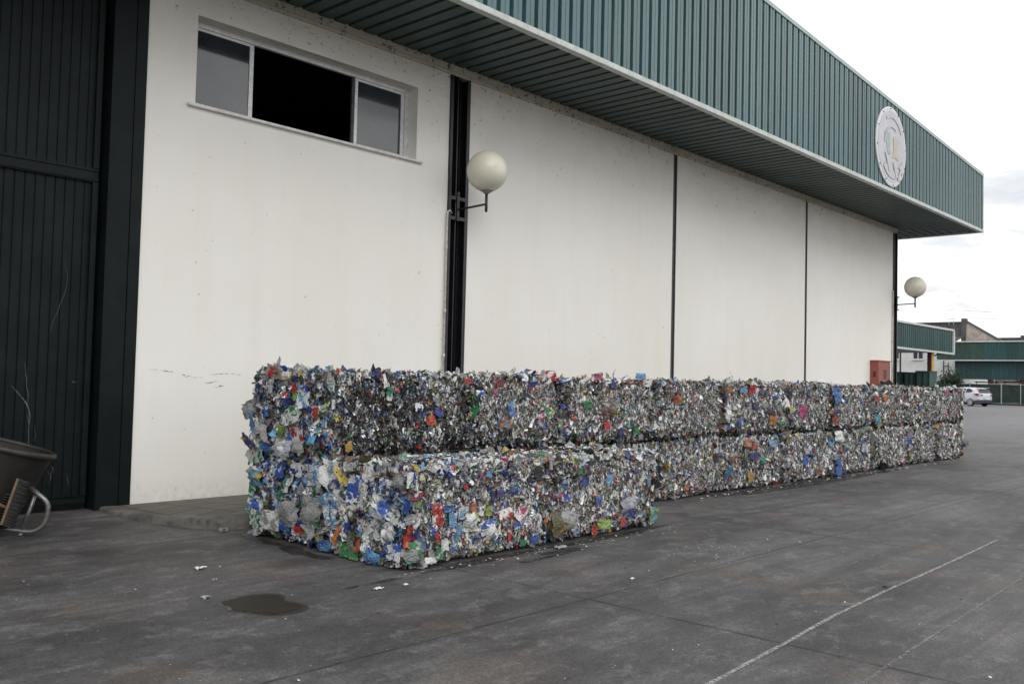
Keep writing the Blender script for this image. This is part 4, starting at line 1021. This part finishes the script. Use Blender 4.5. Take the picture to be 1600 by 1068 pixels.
def bale(idx, label, ext, dens, dark=None, faces='xXyYz', group='pressed bales of crushed packaging', fs=1.0, fringe=True):
    """ext = x0,x1,y0,y1,z0,z1; dens = scraps per square metre for each face"""
    x0,x1,y0,y1,z0,z1 = ext
    root = empty('packaging_bale', ((x0+x1)/2, (y0+y1)/2, z0), label, 'bale', group)
    parts = []; core = []
    seed = int(idx*17+3)
    # core coloured near black, painting the shade in gaps between scraps
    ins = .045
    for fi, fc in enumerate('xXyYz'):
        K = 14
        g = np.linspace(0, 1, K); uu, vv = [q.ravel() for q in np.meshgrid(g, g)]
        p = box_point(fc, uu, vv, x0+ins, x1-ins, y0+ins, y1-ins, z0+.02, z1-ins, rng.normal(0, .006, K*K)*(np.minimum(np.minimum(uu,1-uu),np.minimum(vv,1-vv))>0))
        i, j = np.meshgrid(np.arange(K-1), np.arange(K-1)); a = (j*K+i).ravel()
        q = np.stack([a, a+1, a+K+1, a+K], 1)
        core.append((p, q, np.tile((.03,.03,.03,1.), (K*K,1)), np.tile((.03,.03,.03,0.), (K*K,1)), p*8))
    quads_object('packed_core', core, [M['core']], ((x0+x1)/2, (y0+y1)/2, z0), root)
    for fc in faces:
        d = dens.get(fc, 0)
        if d <= 0: continue
        L = {'x': (y1-y0)*(z1-z0), 'y': (x1-x0)*(z1-z0), 'z': (x1-x0)*(y1-y0)}[fc.lower()]
        n = int(d*L)
        for layer, (frac, s0, sg, K) in enumerate(((.02, .075, .25, 6), (.22, .040, .33, 4), (.76, .023, .35, 3))):
            m = int(n*frac)
            if m == 0: continue
            u, v = rng.random(m), rng.random(m)
            # the outermost scraps also wrap round the edges
            p = box_point(fc, u, v, x0, x1, y0, y1, z0+.012, z1, lumpy(u*3, v*3, seed+ord(fc), .013))
            f = np.array(FN[fc], float)
            size = np.minimum(s0*np.exp(rng.normal(0, sg, m))*fs, .13)
            if fc in 'xX':       # end of the bale: packs lie flat against the face
                nr = f[None]*1.0 + rng.normal(0, .42, (m, 3)); wid = size*rng.uniform(.8, 1.3, m)*2.0; hei = size*rng.uniform(.8, 1.6, m)*2.0
                depth = rng.uniform(.0, .03, m)
            elif fc in 'yY':     # side: pressed layers show edge on, in upright streaks
                side = rng.random(m) < .55
                nr = f[None]*rng.uniform(.25, 1, m)[:, None] + rng.normal(0, .30, (m, 3))
                nr[:, 0] += np.where(side, rng.choice([-1, 1], m)*rng.uniform(.3, 1.0, m), 0)
                wid = size*rng.uniform(.5, 1.0, m); hei = size*rng.uniform(.9, 2.1, m)
                depth = rng.uniform(.0, .03, m) + np.where(side, wid*.38, wid*.08)
            else:
                nr = f[None] + rng.normal(0, .28, (m, 3)); wid = size*rng.uniform(.8, 1.4, m); hei = size*rng.uniform(.7, 1.2, m)
                depth = rng.uniform(-.008, .03, m)
            p = p - f[None]*depth[:, None]
            w = W_END if (fc == 'x' and x0 < 5.5) else (W_MID if (z1 < .9 and x0 < 6 and y0 < -4) or x0 < 5 else W_MIX)
            idxs = rng.choice(len(NAMES), m, p=w)
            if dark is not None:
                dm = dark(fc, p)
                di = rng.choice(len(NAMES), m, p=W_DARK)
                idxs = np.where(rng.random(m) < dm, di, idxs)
            acc = rng.choice(len(NAMES), m, p=W_ACC)
            plain = rng.random(m) < (.45 if fc == 'x' else .72)
            acc = np.where(plain, idxs, acc)
            # big pieces are brighter printed cartons on the bale ends, drabber film on the sides
            gain = np.clip(rng.normal(.95, .38, m), .12, 1.25)
            met = np.where((idxs == NAMES.index('silver')) & (rng.random(m) < .5), .75, 0.)
            spin = rng.normal(0, .35, m) if fc in 'yY' else None
            pt = sheet_mesh(p, nr, wid, hei, K, np.full(m, .075 if K > 3 else .13), rng.uniform(.03, .16, m), rgba(idxs, np.ones(m), gain), rgba(acc, met, gain), spin)
            pt[0][:, 2] = np.maximum(pt[0][:, 2], .006 + rng.random(len(pt[0]))*.006)
            parts.append(pt)
        # ragged fringe along the upper edges
    m = int((60 if fringe else 3)*(x1-x0)*(dens.get('y', 1000)/2300 + .3))
    u = rng.random(m); yy = np.where(rng.random(m) < .75, y0+rng.uniform(.0,.12,m), rng.uniform(y0, y1, m))
    p = np.stack([x0+(x1-x0)*u, yy, np.full(m, z1) + rng.uniform(-.035, .004, m)], 1)
    size = .036*np.exp(rng.normal(0, .5, m))
    idxs = rng.choice(len(NAMES), m, p=W_MIX); acc = rng.choice(len(NAMES), m, p=W_ACC)
    parts.append(sheet_mesh(p, rng.normal(0, 1, (m, 3))+np.array((0,-.5,.8)), size*1.3, size, 4, np.full(m,.12), rng.uniform(.05,.2,m), rgba(idxs, np.ones(m), np.full(m,.95)), rgba(acc, np.zeros(m), np.full(m,.9))))
    quads_object('packed_scraps', parts, [M['scrap']], ((x0+x1)/2, (y0+y1)/2, z0), root)
    return root

def hero(root, face, x, y, z, w, h, rot, kind, c1, c2, label):
    """one recognisable pack pressed into a bale's face"""
    f = np.array(FN[face], float)
    if face == 'x': y = min(y, -2.52)
    elif x > 8.2 and y < -4: x = min(x, 8.60)
    c2 = c2 or c1
    w = min(max(w, .035), .26); h = max(h, .035)
    K = 8 if max(w, h) > .12 else 6
    cr = {'carton': .035, 'wrapper': .06, 'film': .085, 'bottle': .04}[kind]
    nr = (f + rng.normal(0, .10, 3))[None]
    cen = np.array([[x, y, z]]) + f[None]*(.022 + rng.random()*.012)
    cen[:, 2] = np.maximum(cen[:, 2], h*.42)
    g = {'carton': .9, 'wrapper': .72, 'film': .85, 'bottle': 1.0}[kind]
    t = np.array([[*(np.array(C[c1])*g), 1.]]); a = np.array([[*(np.array(C[c2])*g), 0.]])
    ang = math.radians(rot) * (-1 if face == 'x' else 1)
    pt = sheet_mesh(cen, nr, np.array([w*1.12]), np.array([h*1.12]), K, np.array([cr]), np.array([.05 if kind != 'film' else .10]), t, a, np.array([ang]), .16, .10, .35)
    pt[0][:, 2] = np.maximum(pt[0][:, 2], .008)
    if kind in ('film', 'bottle'):   # bellied outwards
        c = cen[0]; d = pt[0]-c; r2 = (d**2).sum(1)/(max(w, h)*.5)**2
        pt[0][:] += f[None]*(np.clip(1-r2, 0, 1)*min(w, h)*.28)[:, None]
    nm = {'carton': 'crushed_carton', 'wrapper': 'crumpled_wrapper', 'film': 'plastic_film', 'bottle': 'flattened_bottle'}[kind]
    o = quads_object(nm, [pt], [M['hero']], (x, y, z), root)
    if label: o['label'] = label

X0 = [5.03,6.85,8.72,10.45,12.02,14.15,15.93,17.89,19.74,21.5,23.27]
XU = [4.95,6.86,8.37,10.3,12.1,14.2,15.93,17.89,19.6,21.4,23.27]
YB0, YB1 = -3.67, -2.38
def dark_upper(fc, p):
    if fc != 'y': return np.where(p[:, 2] < .95, .5, .05) if fc == 'x' and False else np.zeros(len(p))
    x, z = p[:, 0], p[:, 2]
    a = np.clip((1-np.abs(x-5.72)/.66)*3, 0, 1)*np.clip((1.60-z)/.10, 0, 1)*1.1
    b = np.clip(1-np.abs(x-6.7)/.75, 0, 1)*np.clip((1.62-z)/.4, 0, 1)*.95
    low = np.clip((1.08-z)/.22, 0, 1)*.8*np.clip((9.5-x)/2, 0, 1)
    lump = .5+.5*np.sin(x*9+z*7)*np.sin(z*13-x*3)
    return np.clip(np.maximum(np.maximum(a, b), low)*(.72+.35*lump), 0, .96)
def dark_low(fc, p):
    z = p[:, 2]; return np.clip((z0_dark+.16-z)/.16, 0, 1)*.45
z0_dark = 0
HERO = [
 ('F0','x',5.03,-4.08,0.04,0.25,0.14,5,'carton','green','tan','flattened green carton with a tan side at the bottom edge'),
 ('F0','x',5.03,-4.14,0.61,0.17,0.23,4,'carton','blue','white','tall crushed royal blue carton'),
 ('F0','x',5.03,-4.32,0.76,0.13,0.12,-15,'carton','white','navy','crushed white carton with navy print'),
 ('F0','x',5.03,-3.84,0.42,0.34,0.26,-18,'carton','white','sky','large crushed white carton with a sky blue patch'),
 ('F0','x',5.03,-4.56,0.67,0.14,0.13,0,'carton','white','blue','white carton with blue panel'),
 ('F0','x',5.03,-4.66,0.6,0.21,0.05,-32,'wrapper','navy','white','twisted navy wrapper'),
 ('F0','x',5.03,-4.83,0.54,0.12,0.11,10,'wrapper','blue','sky','crumpled bright blue wrapper'),
 ('F0','y',5.06,-4.8,0.27,0.15,0.16,-25,'wrapper','red','orange','bright red crumpled wrapper near the corner'),
 ('F0','y',5.34,-4.8,0.44,0.1,0.18,0,'wrapper','red','white','long upright red wrapper'),
 ('F0','x',5.03,-4.71,0.74,0.15,0.12,0,'film','grey','','grey clear plastic tray'),
 ('B0','x',5.03,-3.52,0.38,0.27,0.2,0,'film','grey','','large grey film bag'),
 ('F0','x',5.03,-4.68,0.44,0.11,0.12,0,'carton','white','green',''),
 ('F0','x',5.03,-4.41,0.07,0.19,0.1,10,'film','sky','blue','pale blue plastic bag at the bottom edge'),
 ('F0','x',5.03,-4.67,0.15,0.16,0.13,0,'carton','white','blue',''),
 ('F0','y',5.28,-4.8,0.07,0.15,0.05,-5,'bottle','white','','flattened white plastic bottle'),
 ('F0','y',5.38,-4.8,0.12,0.06,0.1,0,'wrapper','green','white',''),
 ('F0','y',5.3,-4.8,0.32,0.07,0.09,0,'wrapper','blue','white',''),
 ('F0','y',5.36,-4.8,0.26,0.04,0.1,20,'wrapper','red','white',''),
 ('B0','x',5.03,-3.64,0.12,0.12,0.05,0,'wrapper','yellow','lime',''),
 ('F0','x',5.03,-3.9,0.19,0.06,0.15,14,'carton','orange','brown',''),
 ('F0','x',5.03,-4.21,0.25,0.11,0.07,0,'carton','lime','white',''),
 ('B0','x',5.03,-3.53,0.65,0.22,0.23,0,'carton','white','sky',''),
 ('F0','x',5.03,-3.87,0.73,0.17,0.16,10,'carton','white','sky',''),
 ('F0','x',5.03,-4.06,0.8,0.16,0.08,0,'wrapper','white','green',''),
 ('F0','x',5.03,-3.83,0.63,0.17,0.07,-10,'wrapper','blue','white',''),
 ('F0','x',5.03,-4.44,0.44,0.22,0.11,0,'carton','white','sky',''),
 ('F0','x',5.03,-4.26,0.57,0.12,0.2,8,'carton','white','grey',''),
 ('F0','x',5.03,-4.36,0.31,0.26,0.08,-30,'carton','white','grey',''),
 ('F0','x',5.03,-4.06,0.27,0.09,0.08,0,'wrapper','blue','navy',''),
 ('F0','x',5.03,-4.18,0.45,0.23,0.1,-20,'carton','white','green',''),
 ('F0','x',5.03,-4.2,0.14,0.06,0.11,0,'wrapper','red','orange',''),
 ('F0','x',5.03,-3.73,0.07,0.15,0.09,0,'wrapper','sky','blue',''),
 ('B0','x',5.03,-3.58,0.25,0.09,0.07,0,'wrapper','green','white',''),
 ('F0','x',5.03,-4.62,0.28,0.11,0.08,0,'film','white','',''),
 ('F0','x',5.03,-4.31,0.5,0.07,0.14,10,'wrapper','yellow','navy',''),
 ('F0','y',5.09,-4.8,0.43,0.15,0.08,0,'film','grey','white',''),
 ('F0','y',5.12,-4.8,0.16,0.21,0.16,0,'film','grey','green',''),
 ('F0','y',5.11,-4.8,0.61,0.11,0.05,0,'wrapper','red','navy',''),
 ('F0','y',5.03,-4.8,0.75,0.07,0.12,0,'carton','white','green',''),
 ('F0','y',5.44,-4.8,0.18,0.09,0.09,0,'wrapper','white','',''),
 ('B0','x',5.03,-2.54,0.79,0.3,0.14,-15,'carton','white','green','white carton with green print'),
 ('B0','x',5.03,-2.56,0.58,0.39,0.15,8,'film','sky','yellow','pale blue film bag with yellow corner'),
 ('B0','x',5.03,-2.97,0.68,0.18,0.13,-12,'carton','blue','white',''),
 ('B0','x',5.03,-3.28,0.71,0.18,0.12,15,'carton','white','navy',''),
 ('B0','x',5.03,-2.33,0.46,0.12,0.18,8,'carton','green','white',''),
 ('B0','x',5.03,-2.99,0.46,0.14,0.12,-20,'wrapper','green','white',''),
 ('B0','x',5.03,-2.58,0.16,0.32,0.16,10,'carton','white','green','round crumpled white carton with green mark'),
 ('B0','x',5.03,-3.15,0.29,0.29,0.21,0,'film','grey','','dull grey film bag'),
 ('B0','x',5.03,-3.49,0.34,0.28,0.17,0,'film','grey','',''),
 ('B0','x',5.03,-3.09,0.16,0.17,0.08,0,'wrapper','sky','blue',''),
 ('B0','x',5.03,-3.31,0.16,0.1,0.06,0,'wrapper','red','',''),
 ('B0','x',5.03,-2.92,0.4,0.17,0.15,10,'carton','white','sky',''),
 ('B0','x',5.03,-2.56,0.03,0.21,0.07,-20,'carton','lav','white',''),
 ('B0','x',5.03,-2.86,0.19,0.24,0.17,0,'carton','white','grey',''),
 ('B0','x',5.03,-2.66,0.4,0.16,0.05,0,'wrapper','navy','white',''),
 ('B0','x',5.03,-2.77,0.39,0.09,0.12,0,'carton','tan','green',''),
 ('U0','x',4.95,-3.25,1.21,0.29,0.14,-15,'carton','white','green','crushed white carton with a broad green band'),
 ('U0','x',4.95,-2.75,1.04,0.25,0.15,10,'carton','white','grey','pale crushed carton'),
 ('U0','x',4.95,-3.44,1.36,0.16,0.14,-10,'carton','white','sky',''),
 ('U0','x',4.95,-3.36,1.03,0.18,0.15,8,'carton','white','red',''),
 ('U0','x',4.95,-3.13,0.9,0.3,0.14,0,'film','white','lav','milky white plastic bag'),
 ('U0','x',4.95,-2.97,1.62,0.3,0.1,10,'film','grey','red','grey film bag on the top edge'),
 ('U0','x',4.95,-3.16,1.58,0.11,0.07,0,'carton','tan','white',''),
 ('U0','x',4.95,-3.34,1.39,0.12,0.08,0,'wrapper','lime','green',''),
 ('U0','x',4.95,-3.29,1.47,0.09,0.07,0,'wrapper','red','',''),
 ('U0','x',4.95,-2.69,1.41,0.15,0.15,0,'wrapper','navy','grey',''),
 ('U0','x',4.95,-3.63,1.26,0.11,0.09,0,'wrapper','red','white','small red label with white print'),
 ('U0','x',4.95,-2.53,0.92,0.23,0.07,30,'wrapper','navy','yellow','navy and yellow pouch poking out of the end'),
 ('U0','x',4.95,-2.59,1.12,0.09,0.17,0,'wrapper','sky','',''),
 ('U0','x',4.95,-2.92,1.16,0.05,0.17,0,'carton','brown','',''),
 ('U0','x',4.95,-3.07,1.07,0.15,0.07,0,'wrapper','lime','green',''),
 ('U0','x',4.95,-2.89,1.48,0.15,0.13,0,'carton','white','lav',''),
 ('U0','x',4.95,-2.53,1.24,0.16,0.15,-20,'film','grey','',''),
 ('U0','x',4.95,-3.19,1.34,0.13,0.06,0,'wrapper','navy','blue',''),
 ('U0','x',4.95,-3.37,0.93,0.16,0.09,0,'film','grey','',''),
 ('U0','x',4.95,-2.83,1.22,0.13,0.06,0,'wrapper','blue','sky',''),
 ('U0','y',5.26,-3.67,0.94,0.08,0.08,20,'carton','mustard','','mustard yellow carton scrap on dark film'),
 ('U0','y',5.73,-3.67,1.43,0.09,0.12,0,'wrapper','green','white',''),
 ('U0','y',6.11,-3.67,1.3,0.09,0.08,0,'bottle','white','navy',''),
 ('U0','y',6.28,-3.67,1.17,0.1,0.09,0,'wrapper','red','orange','bright red crumpled wrapper amid dark film'),
 ('U0','y',6.38,-3.67,1.24,0.1,0.06,-35,'wrapper','blue','',''),
 ('U0','y',5.07,-3.67,1.33,0.03,0.08,0,'wrapper','white','',''),
 ('U0','y',5.67,-3.67,1.55,0.03,0.12,0,'film','white','',''),
 ('U1','y',7.46,-3.67,1.27,0.08,0.14,5,'wrapper','sky','blue','upright sky blue wrapper'),
 ('U0','y',6.79,-3.67,1.57,0.12,0.05,0,'wrapper','red','',''),
 ('U1','y',7.28,-3.67,1.55,0.09,0.08,0,'wrapper','darkred','',''),
 ('U1','y',7.21,-3.67,1.46,0.05,0.06,0,'wrapper','pink','',''),
 ('U1','y',7.37,-3.67,1.12,0.14,0.08,0,'wrapper','orange','sky',''),
 ('U1','y',7.81,-3.67,1.55,0.16,0.05,10,'wrapper','navy','',''),
 ('U1','y',8.09,-3.67,1.22,0.11,0.1,-30,'wrapper','green','white',''),
 ('U1','y',7.97,-3.67,1.18,0.11,0.07,20,'wrapper','pink','white',''),
 ('U2','y',9.0,-3.67,1.66,0.21,0.08,10,'wrapper','pink','white','crumpled pink wrapper on the top edge'),
 ('U2','y',9.94,-3.67,1.68,0.26,0.07,0,'film','sky','','pale blue film on the top edge'),
 ('U2','y',8.83,-3.67,1.31,0.16,0.08,0,'wrapper','green','',''),
 ('U2','y',9.27,-3.67,1.25,0.29,0.18,0,'film','brown','grey','brown tinted film bag'),
 ('U2','y',9.41,-3.67,1.2,0.07,0.08,0,'wrapper','yellow','',''),
 ('U2','y',9.36,-3.67,1.56,0.13,0.08,0,'wrapper','blue','navy',''),
 ('U2','y',9.22,-3.67,1.05,0.12,0.1,0,'wrapper','red','',''),
 ('U2','y',9.54,-3.67,0.95,0.11,0.11,15,'wrapper','navy','',''),
 ('U2','y',9.86,-3.67,0.99,0.11,0.1,-10,'wrapper','green','',''),
 ('U3','y',10.82,-3.67,1.37,0.16,0.11,0,'wrapper','orange','red',''),
 ('U1','y',6.97,-3.67,1.44,0.11,0.06,0,'film','white','blue',''),
 ('U1','y',7.46,-3.67,1.68,0.15,0.04,35,'film','grey','white','grey film scrap standing up from the top'),
 ('F0','y',6.65,-4.8,0.71,0.13,0.12,0,'wrapper','black','','black film patch near the top edge'),
 ('F0','y',5.79,-4.8,0.44,0.07,0.12,-5,'wrapper','orange','tan','upright orange wrapper'),
 ('F0','y',5.54,-4.8,0.38,0.09,0.11,0,'wrapper','sky','white',''),
 ('F0','y',5.98,-4.8,0.42,0.07,0.08,0,'wrapper','lime','white',''),
 ('F0','y',6.13,-4.8,0.56,0.1,0.06,0,'wrapper','purple','navy',''),
 ('F0','y',6.36,-4.8,0.25,0.13,0.06,0,'wrapper','blue','white',''),
 ('F0','y',5.99,-4.8,0.26,0.17,0.16,15,'film','white','blue','round milky film bundle with blue print'),
 ('F0','y',6.26,-4.8,0.17,0.03,0.13,0,'wrapper','red','white',''),
 ('F0','y',6.6,-4.8,0.1,0.08,0.1,0,'wrapper','blue','white',''),
 ('F0','y',6.41,-4.8,0.36,0.12,0.13,-35,'carton','white','pink',''),
 ('F0','y',6.19,-4.8,0.37,0.17,0.09,10,'carton','white','red',''),
 ('F0','y',5.76,-4.8,0.34,0.14,0.15,0,'film','white','lime',''),
 ('F0','y',5.48,-4.8,0.48,0.11,0.05,0,'wrapper','blue','sky',''),
 ('F0','y',5.38,-4.8,0.42,0.06,0.14,0,'wrapper','red','',''),
 ('F0','y',5.64,-4.8,0.43,0.08,0.1,0,'wrapper','white','sky',''),
 ('F0','y',6.45,-4.8,0.08,0.08,0.05,0,'wrapper','green','',''),
 ('F0','y',6.3,-4.8,0.57,0.11,0.05,0,'wrapper','navy','blue',''),
 ('F0','y',5.51,-4.8,0.77,0.09,0.04,0,'wrapper','blue','navy',''),
 ('F0','y',5.68,-4.8,0.65,0.05,0.04,0,'wrapper','red','',''),
 ('F0','y',5.96,-4.8,0.75,0.08,0.05,0,'wrapper','sky','blue',''),
 ('F0','y',6.03,-4.8,0.54,0.05,0.1,0,'wrapper','navy','',''),
 ('F1','y',6.92,-4.8,0.21,0.11,0.22,0,'film','khaki','','khaki film hanging in the gap'),
 ('F1','y',7.1,-4.8,0.23,0.22,0.16,0,'film','grey','','dull grey film patch'),
 ('F1','y',7.09,-4.8,0.45,0.14,0.07,0,'wrapper','blue','white',''),
 ('F1','y',7.53,-4.8,0.08,0.07,0.09,20,'wrapper','red','orange',''),
 ('F1','y',8.16,-4.8,0.21,0.2,0.08,-30,'wrapper','blue','navy',''),
 ('F1','y',8.13,-4.8,0.3,0.21,0.16,0,'film','lav','grey',''),
 ('F1','y',7.77,-4.8,0.59,0.08,0.08,0,'wrapper','sky','',''),
 ('F1','y',7.59,-4.8,0.38,0.08,0.07,0,'wrapper','blue','',''),
 ('F1','y',7.36,-4.8,0.59,0.11,0.08,0,'wrapper','navy','blue',''),
 ('F1','y',7.28,-4.8,0.7,0.09,0.06,0,'wrapper','green','',''),
 ('F1','y',8.03,-4.8,0.12,0.1,0.08,0,'wrapper','red','',''),
 ('F1','y',8.71,-4.8,0.16,0.13,0.14,0,'wrapper','sky','lime',''),
 ('F1','y',7.69,-4.8,0.13,0.18,0.09,0,'film','lime','grey',''),
 ('U5','y',14.67,-3.67,1.18,0.17,0.19,5,'wrapper','pink','','magenta wrapper strip'),
 ('U5','y',14.25,-3.67,1.22,0.12,0.09,0,'wrapper','yellow','',''),
 ('U4','y',13.59,-3.67,1.18,0.22,0.07,-15,'wrapper','black','','small black tray'),
 ('U4','y',12.93,-3.67,1.53,0.16,0.12,0,'wrapper','red','',''),
 ('U4','y',12.65,-3.67,1.52,0.16,0.07,0,'wrapper','sky','',''),
 ('U4','y',13.95,-3.67,0.99,0.16,0.07,0,'wrapper','green','',''),
 ('U6','y',16.02,-3.67,1.51,0.3,0.13,0,'wrapper','sky','blue',''),
 ('U6','y',16.1,-3.67,1.38,0.25,0.16,0,'wrapper','blue','sky',''),
 ('U6','y',16.06,-3.67,1.14,0.22,0.11,0,'wrapper','navy','',''),
 ('U6','y',16.01,-3.67,1.01,0.22,0.14,0,'wrapper','darkred','orange',''),
 ('U4','y',12.23,-3.67,1.69,0.19,0.1,30,'film','white','yellow','yellowish white film standing up from the top'),
 ('U4','y',12.19,-3.67,1.15,0.17,0.15,-35,'film','white','',''),
 ('U4','y',13.63,-3.67,1.05,0.2,0.13,0,'wrapper','orange','mustard',''),
 ('U4','y',13.19,-3.67,1.51,0.15,0.05,0,'wrapper','darkred','',''),
 ('U4','y',13.06,-3.67,1.29,0.16,0.07,0,'wrapper','navy','',''),
 ('U4','y',12.56,-3.67,1.03,0.14,0.12,0,'wrapper','blue','lav',''),
 ('B6','y',16.16,-3.67,0.72,0.36,0.17,0,'film','white','','round milky white bag in the seam'),
 ('B5','y',15.84,-3.67,0.63,0.32,0.11,0,'wrapper','sky','blue',''),
 ('B5','y',14.8,-3.67,0.36,0.17,0.14,0,'wrapper','blue','',''),
 ('B4','y',12.8,-3.67,0.73,0.14,0.13,0,'wrapper','orange','tan',''),
 ('B4','y',13.04,-3.67,0.66,0.16,0.09,0,'wrapper','red','orange',''),
 ('B4','y',12.26,-3.67,0.31,0.19,0.11,20,'wrapper','blue','green',''),
 ('B4','y',13.01,-3.67,0.51,0.2,0.1,0,'wrapper','navy','',''),
 ('B4','y',12.74,-3.67,0.42,0.1,0.15,0,'wrapper','black','',''),
 ('B4','y',12.35,-3.67,0.49,0.17,0.06,0,'wrapper','brown','orange',''),
 ('B5','y',15.32,-3.67,0.14,0.2,0.08,0,'wrapper','brown','orange',''),
 ('B4','y',13.64,-3.67,0.69,0.35,0.1,0,'film','sky','grey',''),
 ('B6','y',16.17,-3.67,0.16,0.25,0.27,-15,'wrapper','blue','',''),
 ('B4','y',12.92,-3.67,0.19,0.12,0.14,0,'wrapper','mustard','',''),
 ('B3','y',11.08,-3.67,0.19,0.1,0.12,0,'wrapper','orange','white',''),
 ('B4','y',13.31,-3.67,0.43,0.13,0.09,0,'wrapper','teal','',''),
 ('U7','y',17.93,-3.67,1.39,0.22,0.09,0,'wrapper','red','darkred',''),
 ('U7','y',18.32,-3.67,1.4,0.17,0.11,0,'wrapper','orange','',''),
 ('U7','y',17.97,-3.67,0.99,0.16,0.15,0,'wrapper','sky','teal',''),
 ('U8','y',20.77,-3.67,1.22,0.2,0.08,0,'wrapper','green','',''),
 ('U9','y',22.02,-3.67,1.52,0.22,0.07,0,'wrapper','pink','',''),
 ('U8','y',20.33,-3.67,1.2,0.19,0.08,0,'wrapper','blue','',''),
 ('B6','y',17.35,-3.67,0.46,0.21,0.14,0,'wrapper','lav','white',''),
]
ORD = ['first','second','third','fourth','fifth','sixth','seventh','eighth','ninth','last']
upper_look = ['grubby bale with pale cartons and black film, leftmost of the upper row',
 'bale with upright sky blue scraps, second from the left in the upper row',
 'silvery bale third from the left in the upper row',
 'fourth bale from the left in the upper row, its side flecked with colour',
 'pale shredded bale, fifth from the left in the upper row',
 'bale with magenta and yellow scraps in the upper row, sixth from the left',
 'bale beginning at the bright blue seam of the upper row, seventh from the left',
 'bale with a red scrap, third from the far end of the upper row',
 'grey bale in the upper row, next to the one at the far end',
 'last bale of the upper row, at the far end of the stack']
lower_look = ['bale with blue and white cartons, leftmost of the back lower row',
 'second bale of the back lower row, hidden behind the left front bale',
 'third bale of the back lower row, hidden behind the right front bale',
 'fourth bale of the back lower row, right behind the right front bale',
 'fifth bale of the back lower row, with orange scraps on its side',
 'sixth bale of the back lower row, with bright blue scraps on its side',
 'seventh bale of the back lower row, a round white bag at its corner',
 'lower row bale with lilac film, third from the far end',
 'bale of the lower row next to the one at the far end',
 'last bale of the lower row, at the far end of the stack on the ground']
BALES = {}
def dens_for(x):
    k = 1.0 if x < 9 else (.8 if x < 13 else .55)
    return k
for i in range(10):
    a, b = XU[i], XU[i+1]; k = dens_for(a); g = .022
    dy = [0, .03, .0, -.02, .015, -.01, .02, 0, .015, -.01][i]
    dz = [.0, .01, -.02, -.01, .012, .03, .0, .015, .0, .01][i]
    d = dict(y=8600*k, z=1500*k, x=3400 if i == 0 else 250, X=2000*k if i == 9 else 200, Y=250)
    BALES['U%d'%i] = bale(i+1, upper_look[i], (a+g, b-g, YB0+dy, YB1+dy-(.12 if i == 0 else 0), .846, 1.625+dz-(.02 if i > 3 else 0)), d, dark_upper if i < 3 else None, fs=1.0 if a < 12 else 1.18)
for i in range(10):
    a, b = X0[i], X0[i+1]; k = dens_for(a); g = .022
    dy = [0, .03, .02, 0, .02, -.015, .01, -.01, .015, 0][i]
    yfull = 8000*k if i > 2 else (500 if i < 2 else 2200)
    d = dict(y=yfull, z=0, x=3800 if i == 0 else 200, X=2000*k if i == 9 else 200, Y=200)
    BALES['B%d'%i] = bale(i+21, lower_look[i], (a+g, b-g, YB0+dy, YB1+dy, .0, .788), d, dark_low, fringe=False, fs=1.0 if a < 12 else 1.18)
BALES['F0'] = bale(41, 'colourful bale at the near corner, left of the two in front of the stack', (5.03, 6.86, -4.80, -3.70, 0, .83),
                   dict(y=9500, z=6500, x=4200, X=500, Y=200), None)
BALES['F1'] = bale(42, 'silvery grey bale standing alone on the right of the two in front of the stack', (6.95, 8.73, -4.77, -3.70, 0, .825),
                   dict(y=9500, z=6500, x=700, X=1200, Y=200), None)
for hb in HERO: hero(BALES[hb[0]], *hb[1:])
